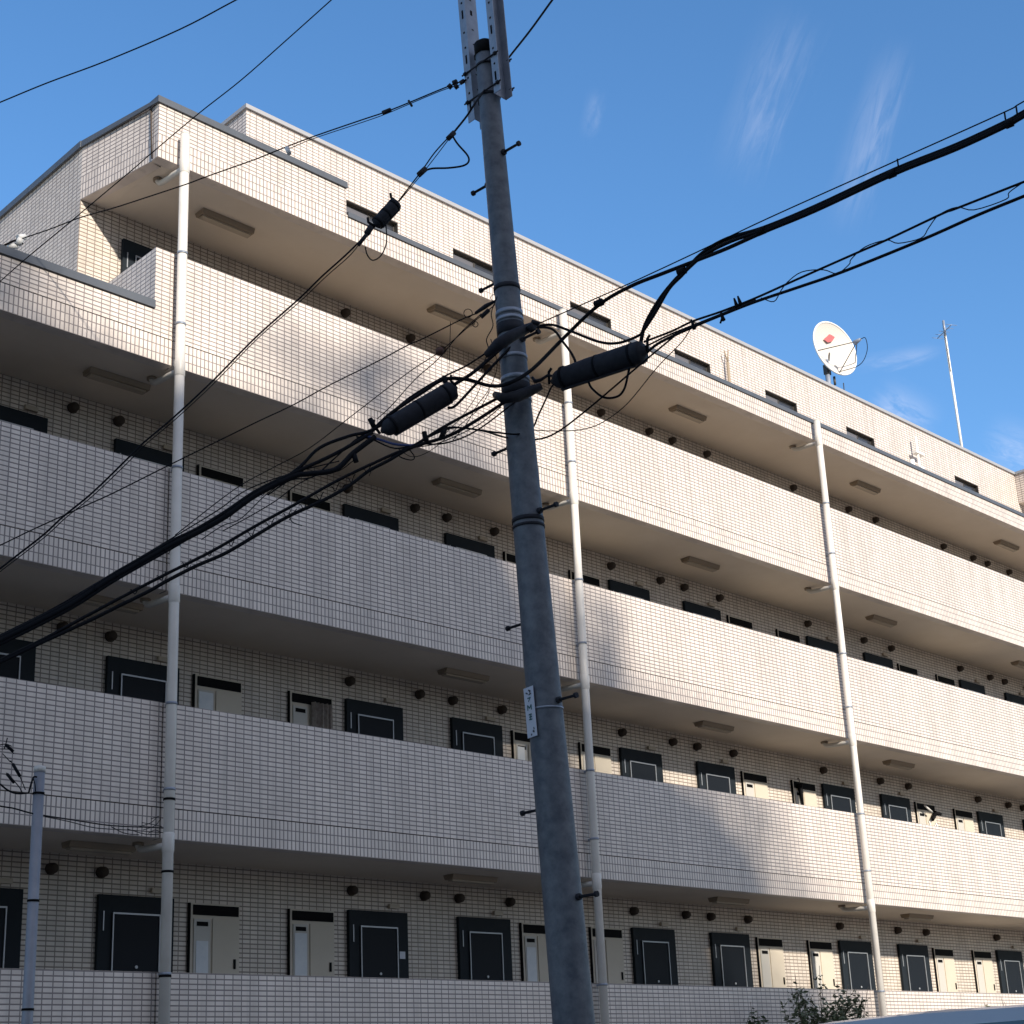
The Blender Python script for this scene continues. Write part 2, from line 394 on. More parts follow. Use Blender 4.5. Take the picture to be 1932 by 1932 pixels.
m = MB(); m.box((ATX - 0.03, WY - 0.035, 9.042), (XR, 8.03, 9.105)); part(m, 'attic_coping', COPLT, bld)
m = MB(); m.box((22.89, 0.52, 9.042), (26.03, WY - 0.04, 9.10)); part(m, 'attic_coping', COPLT, bld)
# slabs / soffits
for i, z in SOFF_Z.items():
    x0 = XL if i < 3 else -0.28
    m = MB(); m.box((x0, PT, z + 0.02), (XR, WY, z + 0.25 if i < 3 else 6.9))
    if i == 2: m.box((XL, PT, z + 0.26), (XE - 0.002, WY, z + 0.30))
    part(m, 'soffit_slab', SOFF, bld)
    if i < 3:
        m = MB(); m.box((x0, PT + .001, z + 0.252), (XR, WY - .001, z + 0.262), skip='-z'); part(m, 'corridor_floor', FLOOR, bld)
    if i == 3:
        m = MB(); m.hexa([(-0.43, PT, z + 0.02), (-0.281, PT, z + 0.02), (-0.281, WY, z + 0.02), (-0.64, WY, z + 0.02),
                          (-0.43, PT, z + 0.2), (-0.281, PT, z + 0.2), (-0.281, WY, z + 0.2), (-0.64, WY, z + 0.2)])
        part(m, 'soffit_slab', SOFF, bld)
    m = MB(); m.box((x0, PT + 0.001, z + 0.002), (XR, PT + 0.02, z + 0.019)); part(m, 'drip_edge', SOFF, bld)
# ground slab
m = MB(); m.box((XL, PT, -4.15), (XR, WY, -3.93)); part(m, 'corridor_floor', FLOOR, bld)

# doors
P = 5.25
def make_door():
    m = MB(); m.box((0, -0.05, 0), (0.94, 0, 2.05)); d = m.build('entrance_door', NAVY, bld)
    m = MB(); m.box((0.175, -0.062, 0.02), (0.755, -0.0505, 1.84)); m.build('door_leaf', NAVY2, d)
    m = MB(); w_ = 0.013
    m.box((0.165, -0.075, 0.0), (0.165 + w_, -0.0625, 1.86)); m.box((0.745, -0.075, 0.0), (0.745 + w_, -0.0625, 1.86)); m.box((0.165 + w_, -0.0745, 1.842), (0.745, -0.0625, 1.86))
    m.build('door_trim', TRIM, d)
    m = MB(); m.box((0.055, -0.058, 1.66), (0.068, -0.0505, 1.87)); m.build('name_plate', TRIM, d)
    m = MB(); m.tube([(0.47, -0.063, 1.28), (0.47, -0.075, 1.28)], 0.017, 12); m.build('door_viewer', TRIM, d)
    m = MB(); m.box((0.66, -0.10, 0.92), (0.69, -0.0625, 1.10)); m.build('handle', TRIM, d)
    return d
def make_closet():
    m = MB(); m.box((0, -0.03, 0), (0.66, 0, 2.06)); c = m.build('meter_closet', BEIGE, bld)
    m = MB(); m.box((-0.018, -0.034, 0), (-0.001, 0, 2.06)); m.build('shade_strip', BLACK, c)  # dark strip stands in for the shadow line beside the frame
    m = MB(); m.box((0.03, -0.038, 1.925), (0.645, -0.0305, 2.04))
    m.build('louver', BLACK, c)
    m = MB(); m.box((0.04, -0.042, 0.03), (0.255, -0.0305, 1.88)); m.build('panel', PALE, c)
    m = MB(); m.box((0.29, -0.042, 0.03), (0.635, -0.0305, 1.89)); m.build('panel', BEIGE, c)
    m = MB(); m.box((0.075, -0.047, 1.80), (0.225, -0.0425, 1.85)); m.build('meter_window', BLACK, c)
    m = MB(); m.box((0.575, -0.056, 1.33), (0.60, -0.0425, 1.44)); m.build('handle', BLACK, c)
    return c
def make_vent():
    m = MB()
    pts = [(0, 0, 0), (0, -0.03, 0), (0, -0.075, 0), (0, -0.10, 0), (0, -0.105, 0)]
    m.tube(pts, [0.060, 0.060, 0.057, 0.040, 0.01], 14); v = m.build('vent_hood', HOOD, bld)
    m = MB(); m.tube([(0, -0.002, 0), (0, -0.012, 0)], 0.066, 14); m.build('flange', HOOD, v)
    return v
def make_fixture():
    m = MB(); m.hexa([(0, -0.075, -0.062), (0.77, -0.075, -0.062), (0.77, 0.075, -0.062), (0, 0.075, -0.062), (0, -0.10, 0), (0.77, -0.10, 0), (0.77, 0.10, 0), (0, 0.10, 0)])
    f = m.build('corridor_light', FIX, bld)
    m = MB(); m.box((0.03, -0.045, -0.085), (0.74, 0.045, -0.0625)); m.build('diffuser', FIXD, f)
    return f
def make_lamp():
    m = MB(); m.box((0, -0.045, 0), (0.16, 0, 0.055)); return m.build('door_lamp', FIXD, bld)
proto_d, proto_c, proto_v, proto_f, proto_l = make_door(), make_closet(), make_vent(), make_fixture(), make_lamp()
used = set()
def place(proto, x, y, z):
    l = Vector((x, y, z - GZ))
    if proto.name not in used:
        used.add(proto.name); proto.location = l; return proto
    return dup(proto, bld, l)
closets = {}
for i in range(4):
    sz = SOFF_Z[i]
    dtop = sz - 0.395 if i < 3 else 6.27
    for k in range(-1, 5):
        for off in (-0.07, 3.36):
            x = off + k * P
            if x < XL + 0.5 or x > 25 or (i == 3 and x < -0.2): continue
            if i == 3 and x > 1: continue       # above the fourth parapet nothing of these doors shows
            place(proto_d, x, WY - 0.001, dtop - 2.05)
            if i < 3: place(proto_l, x + 0.66, WY - 0.001, dtop + 0.05)
        for off in (1.10, 2.48):
            x = off + k * P
            if x < XL + 0.5 or x > 25 or i == 3: continue
            closets[(i, k, off)] = place(proto_c, x, WY - 0.001, sz - 0.425 - 2.06 + 0.0)
        for off in (-0.03, 0.90, 3.43, 4.62):
            x = off + k * P
            if x < XL + 0.5 or x > 25 or (i == 3 and x < 3): continue
            if (off == 0.90 and k == 0): continue
            if (off == 4.62 and k == 2): continue
            place(proto_v, x, WY - 0.001, sz - 0.155)
    for x in (-0.84, 4.44, 9.72, 14.95, 20.25):
        if i == 3 and x < 0: x = 0.6
        place(proto_f, x, 0.70, sz + 0.0195)

# shadow-side curtain hanging in an open closet of the second corridor, objects in another
m = MB(); X0, Z1, n = 2.48 + 0.30, SOFF_Z[1] - 0.53, 22
for a in range(n):
    def cp(t, z): return (X0 + 0.34 * t, WY - 0.075 + 0.022 * math.sin(t * 34) + 0.01 * math.sin(t * 13 + z * 3), z)
    t0, t1 = a / n, (a + 1) / n
    m.face([cp(t0, Z1 - 1.2), cp(t1, Z1 - 1.2), cp(t1, Z1), cp(t0, Z1)], None, 0, True)
part(m, 'hanging_cloth', CLOTH, bld)

# papers and plastic sheets stuck on some closet panels
PAPER = mat('paper_sheet', (0.58, 0.62, 0.66), 0.6, noise=(9, 0.2, (0.68, 0.70, 0.72)))
for (i_, x_, za, zb2, xa_, xb_) in ((0, 1.10, -3.3, -2.30, .07, .23), (0, 2.48, -3.2, -2.16, .06, .235), (1, 1.10, .0, .62, .05, .245), (0, 6.35, -3.2, -2.2, .06, .235), (1, 6.35, -.2, .60, .06, .2)):
    m = MB(); m.box((x_ + xa_, WY - .0485, za), (x_ + xb_, WY - .0445, zb2)); part(m, 'notice_paper', PAPER, bld)
# sticker on one door
m = MB(); m.box((4.155, WY - .0555, -2.42), (4.245, WY - .0515, -2.33)); part(m, 'sticker', SIGNW, bld)
um = thing('folded_umbrella', (13.15, 1.30, 0.2), 'dark folded umbrella hanging by the second-floor meter closet left of the third downpipe', 'umbrella')
m = MB(); m.tube([(13.11, 1.32, .76), (13.13, 1.32, .60), (13.16, 1.32, .25)], [.05, .035, .012], 8); part(m, 'umbrella_cloth', BLACK, um)
m = MB(); m.tube(crom([(13.11, 1.32, .76), (13.11, 1.32, .84), (13.08, 1.32, .86), (13.06, 1.32, .83)], 4), .008, 6); part(m, 'handle', HOOD, um)
sb = thing('stored_bundle', (17.2, 1.28, -1.16), 'black and white bundle leaning in a corridor right of the third downpipe', 'bundle')
rb = random.Random(5); m = MB()
for _ in range(9):
    x, z = rb.uniform(17.0, 17.45), rb.uniform(.1, .72); d = Vector((rb.uniform(-.16, .16), rb.uniform(-.03, .03), rb.uniform(-.14, .14)))
    m.tube([Vector((x, 1.28, z)) - d, Vector((x, 1.28, z)) + d], [.03, .045], 7)
m.box((17.05, 1.22, -1.16), (17.4, 1.34, .35)); part(m, 'dark_wrap', BLACK, sb)
m = MB()
for _ in range(6):
    x, z = rb.uniform(17.0, 17.4), rb.uniform(.2, .7); d = Vector((rb.uniform(-.12, .12), 0, rb.uniform(-.1, .1)))
    m.tube([Vector((x, 1.22, z)) - d, Vector((x, 1.22, z)) + d], .018, 6)
part(m, 'white_strap', WHITE, sb)
# attic windows
def make_win():
    m = MB(); W_, H_ = 1.0, 0.60
    m.box((0, -0.012, H_ - 0.04), (W_, 0.0, H_)); m.box((0, -0.012, 0), (W_, 0, 0.04)); m.box((0, -0.012, 0.04), (0.035, 0, H_ - 0.04)); m.box((W_ - 0.035, -0.012, 0.04), (W_, 0, H_ - 0.04))
    f = m.build('window', ALU, bld)
    m = MB(); m.box((0.002, -RD + 0.006, H_ - 0.012), (W_ - 0.002, -0.0125, H_ - 0.002)); m.box((0.002, -RD + 0.006, 0.002), (0.012, -0.0125, H_ - 0.013)); m.box((W_ - 0.012, -RD + 0.006, 0.002), (W_ - 0.002, -0.0125, H_ - 0.013))
    m.build('reveal_shade', ALU, f)  # dark lining stands in for the lintel shade in the recess
    m = MB(); m.box((0.036, -0.006, 0.041), (0.49, -0.002, H_ - 0.041)); m.build('pane', FROST, f)
    m = MB(); m.box((0.525, -0.006, 0.041), (W_ - 0.036, -0.002, H_ - 0.041)); m.build('pane', GLASS, f)
    m = MB(); m.box((0.49, -0.014, 0.041), (0.524, -0.001, H_ - 0.041)); m.build('mullion', ALU, f)
    return f
pw = make_win()
for x in WINX: place(pw, x, WY + RD - 0.002, 7.72)
# small upright tubes and bars against the attic wall
m = MB(); m.tube([(12.16, 1.30, 7.0), (12.17, 1.30, 8.45)], 0.028, 8); m.tube([(12.17, 1.30, 8.45), (12.22, 1.30, 8.72)], 0.014, 6); m.tube([(12.17, 1.30, 8.45), (12.10, 1.30, 8.66)], 0.014, 6)
part(m, 'forked_upright', FIX, bld)
m = MB(); m.tube([(18.15, 1.25, 7.0), (18.15, 1.25, 8.10)], 0.055, 8); m.tube([(18.42, 1.25, 7.0), (18.42, 1.25, 8.70)], 0.03, 8); m.box((18.30, 1.2, 8.30), (18.62, 1.3, 8.36)); m.box((18.36, 1.18, 7.86), (18.50, 1.30, 8.0))
part(m, 'attic_upright', WHITE, bld)

# downpipes with clamps, sockets and branch stubs
def downpipe(x, ztop, extra=True):
    m = MB(); R_ = 0.056; y = -0.105
    m.tube([(x, y, GZ + 0.1), (x, y, ztop)], R_, 18)
    dp = part(m, 'downpipe', PIPE, bld)
    def sub(mb, nm, mt):
        o = mb.build(nm, mt, dp); return o
    for i, z in SOFF_Z.items():
        m = MB(); m.tube([(x, y, z - 0.16), (x, y, z - 0.15), (x, y, z + 0.03), (x, y, z + 0.045)], [0.057, 0.063, 0.063, 0.057], 18, caps=False); sub(m, 'socket', PIPE)
        m = MB(); m.tube(crom([(x, y + 0.02, z - 0.085), (x - 0.01, y + 0.20, z - 0.075), (x - 0.02, 0.36, z - 0.06), (x - 0.03, 0.42, z - 0.02), (x - 0.03, 0.43, z + 0.018)], 4), 0.037, 10); sub(m, 'branch', PIPE)
        m = MB(); m.tube([(x - 0.03, 0.43, z - 0.012), (x - 0.03, 0.43, z + 0.019)], 0.06, 12); sub(m, 'outlet_collar', FIX)
    for zt in TOPS:
        for zz_ in (zt - 0.03, zt - 0.95):
            if zz_ > ztop: continue
            m = MB(); m.tube([(x, y, zz_ - 0.014), (x, y, zz_ + 0.014)], 0.0615, 18); m.box((x - 0.012, y + 0.05, zz_ - 0.012), (x + 0.012, -0.001, zz_ + 0.012)); sub(m, 'clamp', GALV)
    m = MB(); m.tube([(x, y, ztop), (x, y, ztop + 0.01)], 0.058, 18); sub(m, 'rim', PIPE)
    return dp
downpipe(-0.128, 6.98); downpipe(6.32, 6.87); downpipe(12.70, 6.93); downpipe(19.1 + 6.5, 6.93)
# black cable ties on the first downpipe
for py in (1508, 1645, 1842):
    p_ = onY(317, py, -0.105); m = MB(); m.tube([(-0.128, -0.105, p_.z - 0.012), (-0.128, -0.105, p_.z + 0.012)], 0.0635, 14); part(m, 'cable_tie', BLACK, bld)
# conduit on the canopy end
q = [onY(277, 208, -0.03), onY(280, 245, -0.03), onY(288, 290, -0.03)]
q = [Vector((-0.445, 0.16, 7.34)), Vector((-0.447, 0.13, 7.0)), Vector((-0.445, 0.10, 6.62))]
m = MB(); m.tube(q, 0.009, 6); part(m, 'conduit', HOOD, bld)

# ------------------------------------------------------------------ roof things
dc = Vector((17.74, 2.5, 11.04))
dish = thing('satellite_dish', (17.55, 2.5, 9.11), 'large cream satellite dish with a red mark on a short mast above the attic roof', 'satellite dish')
nrm = (Vector((-0.17, -0.97, 0.06))).normalized()
su = Vector((0, 0, 1)).cross(nrm).normalized(); sv = nrm.cross(su)
m = MB(); R_, n1, n2 = 0.63, 10, 40
def dp_(r, a, back=0.0):
    return dc + su * (math.cos(a) * r) + sv * (math.sin(a) * r) + nrm * (0.17 * (r / R_) ** 2 - 0.17 - back)
for i in range(n1):
    for k in range(n2):
        r0, r1 = R_ * i / n1, R_ * (i + 1) / n1; a0, a1 = 2 * math.pi * k / n2, 2 * math.pi * (k + 1) / n2
        if i == 0:
            m.face([dp_(r0, a0), dp_(r1, a0), dp_(r1, a1)], None, 0, True); m.face([dp_(r0, a0, .02), dp_(r1, a1, .02), dp_(r1, a0, .02)], None, 0, True)
        else:
            m.face([dp_(r0, a0), dp_(r1, a0), dp_(r1, a1), dp_(r0, a1)], None, 0, True); m.face([dp_(r0, a0, .02), dp_(r0, a1, .02), dp_(r1, a1, .02), dp_(r1, a0, .02)], None, 0, True)
part(m, 'reflector', DISHM, dish)
m = MB(); m.tube([dp_(R_, 2 * math.pi * k / 48, .01) for k in range(49)], 0.022, 6, caps=False); part(m, 'rim', WHITE, dish)
feed = dc + nrm * 0.62 + sv * -0.16
m = MB()
for a in (math.radians(200), math.radians(-20), math.radians(270)):
    m.tube([dp_(R_ * .97, a), feed], 0.010, 6)
part(m, 'strut', ALU, dish)
m = MB(); m.tube([feed + nrm * 0.10, feed - nrm * 0.02, feed - nrm * 0.07], [0.03, 0.05, 0.055], 10); part(m, 'feed_horn', GALV, dish)
m = MB(); m.tube(crom([feed + nrm * 0.1, feed + nrm * 0.24 - sv * .05, feed + nrm * .22 - sv * .35, feed - sv * .55 - nrm * .05, dp_(R_ * .9, math.radians(270), .03)], 5), 0.008, 6); part(m, 'feed_cable', CABLE, dish)
m = MB(); em = []
for qx, qy in ((1557, 641), (1563, 636), (1569, 630), (1576, 624), (1579, 628), (1579, 636), (1573, 645), (1565, 647)):
    d_ = ray(qx - 3, qy - 1); em.append(CAMP + d_ * ((dc + nrm * -0.10 - CAMP).dot(nrm) / d_.dot(nrm)))
m.face(em)
part(m, 'emblem', RED, dish)
m = MB(); m.tube([(17.55, 2.65, 9.11), (17.55, 2.65, 10.75)], 0.055, 12); part(m, 'mast', GALV, dish)
m = MB(); m.tube([(17.55, 2.65, 10.55), tuple(dc - nrm * 0.22)], 0.05, 8); m.box((17.48, 2.60, 10.40), (17.62, 2.70, 10.62)); m.tube([(17.75, 2.62, 10.4), (17.72, 2.6, 10.2)], 0.03, 6); part(m, 'mount', ALU, dish)
m = MB(); m.tube([(18.0, 2.6, 9.11), (17.98, 2.55, 10.3)], 0.012, 6); part(m, 'stay', ALU, dish)

ant = thing('antenna_mast', (22.72, 2.5, 9.11), 'tall thin pale metal mast with small aerials on the attic roof', 'antenna')
m = MB(); m.tube([(22.73, 2.5, 9.11), (22.68, 2.5, 13.05)], 0.033, 10); part(m, 'mast', WHITE, ant)
m = MB(); m.tube([(22.62, 2.46, 12.0), (22.58, 2.46, 13.25)], 0.012, 6); m.tube([(22.70, 2.5, 12.6), (22.60, 2.46, 12.6)], 0.014, 6); m.tube([(22.69, 2.5, 12.9), (22.58, 2.46, 12.9)], 0.014, 6)
part(m, 'dipole', ALU, ant)
m = MB(); m.tube([(22.5, 2.2, 13.1), (22.85, 2.8, 13.1)], 0.010, 6)
for k in range(5):
    f = k / 4; p_ = Vector((22.5, 2.2, 13.1)).lerp(Vector((22.85, 2.8, 13.1)), f)
    m.tube([p_ + Vector((-.13, .07, 0.0)), p_ + Vector((.13, -.07, 0.0))], 0.006, 5)
m.tube([(22.60, 2.45, 12.95), (22.60, 2.45, 13.35)], 0.03, 8)
part(m, 'aerial', GALV, ant)

# ------------------------------------------------------------------ utility pole
PB0, PB1 = Vector((0.141, -5.5, -3.693)), Vector((-0.346, -5.5, 4.961))
ax = (PB1 - PB0).normalized()
def pax(z): return PB0 + ax * ((z - PB0.z) / ax.z)
def prad(z): return 0.165 + (0.092 - 0.165) * (z + 3.693) / (4.961 + 3.693)
pole = thing('utility_pole', tuple(pax(GZ)), 'tall dark blue-grey utility pole leaning slightly left with step bolts and bands', 'utility pole')
m = MB(); zl = [GZ - 0.1 + (4.98 - GZ + 0.1) * k / 12 for k in range(13)]
m.tube([pax(z) for z in zl], [prad(z) for z in zl], 32); part(m, 'pole_shaft', POLE, pole)
m = MB(); m.tube([pax(4.90), pax(5.02), pax(5.05)], [0.098, 0.098, 0.06], 24); part(m, 'pole_cap', BLACK, pole)
def z_at(px, py): return onY(px, py, -5.5).z
steps = [(945, 303, -1), (931, 336, 1), (945, 520, 1), (980, 655, -1), (985, 836, 1), (1005, 975, -1), (1012, 1168, 1), (1040, 1330, -1), (1048, 1522, 1), (1075, 1698, -1)]
for px_, py_, sgn in steps:
    c0 = pax(z_at(px_, py_)); r0 = prad(c0.z); d = Vector((0.05 * -sgn, sgn, 0)).normalized()
    m = MB(); a = c0 + d * (r0 - 0.02)
    m.tube([a, a + d * 0.20, a + d * 0.201, a + d * 0.225], [0.013, 0.012, 0.024, 0.024], 8); m.tube([a, a + d * 0.045], 0.028, 8)
    part(m, 'step_bolt', CLOS, pole)
for px_, py_, hh, mt in ((972, 553, .02, CLOS), (975, 600, .02, GALV), (976, 612, .016, GALV), (978, 630, .05, CLOS), (980, 682, .016, GALV), (984, 722, .02, GALV), (985, 742, .05, CLOS), (986, 760, .02, GALV), (1003, 985, .018, CLOS), (1006, 998, .012, CLOS), (1040, 1342, .008, GALV), (926, 186, .012, CLOS), (920, 128, .012, CLOS)):
    z = z_at(px_, py_); m = MB(); m.tube([pax(z - hh), pax(z + hh)], [prad(z - hh) + 0.007, prad(z + hh) + 0.007], 28); part(m, 'steel_band', mt, pole)
# paired channel irons at the top
def chan(sgn, zbot, ztop=6.1):
    off = Vector((0, sgn, 0)); e1 = Vector((1, 0, 0)); m = MB(); m2 = MB()
    def P_(z, x, y): return pax(z) + Vector((x, 0, 0)) + off * (0.135 + y)
    wv, dv_, t = 0.075, 0.085, 0.006
    def slab(xa, xb, ya, yb):
        q = []
        for z in (zbot, ztop):
            q += [P_(z, xa, ya), P_(z, xb, ya), P_(z, xb, yb), P_(z, xa, yb)]
        m.hexa(q)
    slab(-wv, -wv + t, 0, dv_); slab(wv - t, wv, 0, dv_); slab(-wv + t, wv - t, 0, t)
    c = part(m, 'channel_iron', GALV, pole)
    z = zbot + 0.12
    k = 0
    while z < ztop - 0.3:
        h = 0.09 if k % 3 == 0 else 0.02
        for xx in (-wv - 0.0015, -wv - 0.0015):
            q = []
            for zz2 in (z, z + h): q += [P_(zz2, xx, 0.03), P_(zz2, xx + .001, 0.03), P_(zz2, xx + .001, 0.05), P_(zz2, xx, 0.05)]
            m2.hexa(q)
        q = []
        for zz2 in (z + .05, z + .05 + h * .6): q += [P_(zz2, -0.012, dv_ * 0 - 0.0015), P_(zz2, 0.012, -0.0015), P_(zz2, 0.012, -0.0005), P_(zz2, -0.012, -0.0005)]
        m2.hexa(q)
        z += 0.16; k += 1
    o = m2.build('slot', BLACK, c)
chan(-1, 4.40); chan(1, 4.28)
for z in (4.48, 4.78):
    m = MB()
    for xx in (-0.085, 0.085):
        m.tube([pax(z) + Vector((xx, -0.24, 0)), pax(z) + Vector((xx, 0.24, 0))], 0.008, 6)
        for yy in (-0.2, 0.2): m.tube([pax(z) + Vector((xx, yy - .012, 0)), pax(z) + Vector((xx, yy + .012, 0))], 0.018, 6)
    part(m, 'clamp_bolt', CLOS, pole)
# number plate
zc = z_at(1012, 1344); pc = pax(zc); rr = prad(zc)
vdir = (Vector((CAMP.x, CAMP.y, 0)) - Vector((pc.x, pc.y, 0))).normalized(); sdir = Vector((0, 0, 1)).cross(vdir)     # right as seen from the street
pd = (vdir * 0.62 - sdir * 0.78).normalized(); ps = Vector((0, 0, 1)).cross(pd)
pcen = pc + pd * (rr + 0.012)
def plate(u, v, w_): return pcen + ps * u + ax * v + pd * w_
m = MB(); q = []
for v in (-0.205, 0.205): q += [plate(-.062, v, -.002), plate(.062, v, -.002), plate(.062, v, .002), plate(-.062, v, .002)]
m.hexa([q[i] for i in range(8)]); sg = part(m, 'number_plate', SIGNW, pole)
def strokes(lst, mt):
    m = MB()
    for (u0, v0, u1, v1, th) in lst:
        a, b_ = plate(u0, v0, .004), plate(u1, v1, .004); d = (b_ - a).normalized(); s_ = d.cross(pd) * th
        m.face([a - s_, b_ - s_, b_ + s_, a + s_])
    o = m.build('lettering', mt, sg)
strokes([(-.035, .165, -.01, .15, .006), (.0, .18, .03, .165, .006), (.0, .14, .035, .148, .006), (.01, .18, .02, .15, .004), (.015, -.155, .035, -.17, .008), (.03, -.13, .035, -.15, .006), (-.01, -.18, .0, -.19, .008)], INK2)
strokes([(-.02, .115, .025, .115, .005), (.02, .118, -.01, .085, .005), (-.025, .06, -.025, .015, .006), (-.025, .058, 0, .03, .006), (0, .03, .022, .058, .006), (.022, .058, .022, .015, .006),
         (-.02, -.02, .02, -.02, .006), (-.015, -.04, .02, -.04, .006), (.005, -.02, -.005, -.06, .005), (-.02, -.06, .022, -.062, .005)], INK)

# ------------------------------------------------------------------ cables
def cable(name, pts, r, label, cat='cable', group=None, m=CABLE, n=7, sub=5):
    b_ = MB(); b_.tube(crom(pts, sub), r, n); return tag(b_.build(name, m), label, cat, group)
RA, RB = (0.05, -5.72), (0.9, -10.5)
LA, LB = (0.0, -5.72), (-4.2, -3.2)
RG = 'cables leaving the pole towards the upper right'
LG = 'cables leaving the pole towards the lower left'
TOPB = [(1932, 215), (1904, 231), (1805, 277), (1685, 325), (1539, 393), (1440, 434)]
R1 = [(x, y + 4) for x, y in TOPB] + [(1373, 468), (1320, 489), (1250, 516), (1190, 540), (1130, 575)]
pr1 = pl(RA, RB, R1) + [onY(1065, 636, -5.86), onY(1005, 696, -5.80), onY(960, 723, -5.74)] + pl(LA, LB, [(925, 728), (880, 716), (837, 716), (800, 738), (740, 778), (700, 815)])
cable('cable', extend(pr1, 8, 0), 0.0165, 'thick black cable sweeping from upper right edge behind the pole loops to the left closure', 'cable', RG)
cable('cable', extend(pl(RA, (0.95, -10.5), [(x, y - 4) for x, y in TOPB] + [(1373, 450), (1327, 476), (1294, 509), (1272, 530), (1242, 568), (1217, 613), (1208, 650)]), 8, 0), 0.0175,
      'upper thick black cable at right edge that bends down into the closure top', 'cable', RG)
cable('cable', extend(pl(RA, (0.9, -10.5), TOPB + [(1380, 455), (1330, 480), (1300, 505), (1286, 520), (1262, 545), (1236, 590), (1213, 625)]), 8, 0), 0.015,
      'middle cable inside the thick upper right bundle', 'cable', RG)
cable('cable', pl(RA, RB, [(1213, 622), (1205, 633), (1167, 647), (1130, 645), (1080, 626), (1042, 613), (1015, 616), (985, 625)]), 0.012,
      'black cable hanging in a shallow curve from the closure top back to the pole bracket', 'cable', RG)
cable('cable', pl(RA, RB, [(1000, 618), (1040, 620), (1062, 645), (1080, 670), (1090, 695)]), 0.011, 'short black cable dropping from the pole bracket into the right closure', 'cable', RG)
cable('messenger_wire', extend(pl(RA, RB, [(1932, 191), (1894, 212), (1698, 300), (1665, 315), (1453, 410), (1314, 476), (1207, 526), (1140, 556), (1022, 608), (985, 622)]), 8, 0), 0.0055,
      'thin straight wire running just above the upper right thick cables', 'wire', RG)
m = MB()
for (x, y) in ((1895, 213), (1917, 202), (1693, 302), (1130, 562)):
    p = pl(RA, RB, [(x, y - 2), (x + 2, y + 12)]); m.tube(p, 0.007, 6)
for (x, y) in ((1904, 233), (1682, 328), (1436, 436), (1286, 512), (1130, 572)):
    p = pl(RA, RB, [(x - 7, y + 3), (x + 7, y - 3)]); m.tube(p, 0.033, 8)
for (x, y) in ((1395, 568), (1388, 572), (1307, 612), (1362, 596)):
    p = pl(RA, RB, [(x - 3, y - 9), (x + 3, y + 8)]); m.tube(p, [0.008, 0.02], 6)
m.tube(pl(RA, RB, [(1365, 592), (1359, 610)]), .008, 6)
tag(m.build('cable_hanger', CABLE), 'small black hangers tying the upper right cables to their wire', 'cable hanger', kind='stuff')
cable('cable', extend(pl(RA, RB, [(1932, 343), (1805, 393), (1778, 403), (1672, 453), (1619, 476), (1506, 526), (1426, 562), (1360, 588), (1307, 606), (1267, 625), (1215, 645)]), 8, 0), 0.0095, 'upper of the two lower cables at the right edge', 'cable', RG)
cable('cable', extend(pl(RA, RB, [(1932, 370), (1844, 406), (1738, 453), (1592, 512), (1506, 542), (1426, 569), (1367, 592), (1307, 617), (1247, 645), (1221, 664)]), 8, 0), 0.0125, 'lowest black cable at the right edge running to the big closure', 'cable', RG)
cable('cable', pl(RA, RB, [(1426, 566), (1367, 590), (1312, 612), (1262, 632), (1216, 655)]), 0.008, 'short middle strand between the lower right cables and the closure', 'cable', RG)
m = MB(); a_ = pl(RA, RB, [(1932, 343), (1904, 363), (1898, 376), (1838, 396), (1805, 391), (1771, 406), (1752, 430), (1738, 449), (1695, 459), (1672, 453), (1632, 466), (1606, 489), (1602, 499), (1579, 516), (1553, 509), (1513, 513), (1486, 532), (1473, 549), (1460, 569), (1436, 562)])
m.tube(crom(a_, 4), 0.0042, 6); tag(m.build('lashing_wire', CABLE), 'thin wire coiling around the two lower right cables', 'wire')
cable('wire', pl(RA, RB, [(1310, 606), (1288, 643), (1240, 693), (1185, 760), (1140, 795), (1105, 809), (1067, 813), (1015, 812), (990, 806)]), 0.0042, 'thinnest wire drooping from the right cables to the pole below the closure', 'wire', RG)
cable('cable', pl(RA, (0.55, -9.5), [(1275, 632), (1235, 665), (1190, 703), (1155, 733), (1105, 775), (1055, 813), (1020, 828), (980, 829)]) + pl(LA, LB, [(948, 824), (915, 814), (880, 808), (842, 807), (810, 822)]), 0.008, 'black cable looping under the closure and around the pole front', 'cable', RG)
cable('cable', pl(RA, RB, [(1188, 690), (1185, 705), (1178, 733), (1165, 748), (1140, 750), (1117, 733), (1108, 715)]), 0.010, 'small black loop hanging below the right closure', 'cable', RG)
cable('cable', pl(RA, RB, [(1060, 715), (1042, 728), (1030, 753), (1015, 785), (1005, 806)]) + pl(LA, LB, [(978, 819), (930, 815), (887, 809), (850, 808), (800, 828)]), 0.008, 'black cable from closure left end down across the pole to the left', 'cable', RG)

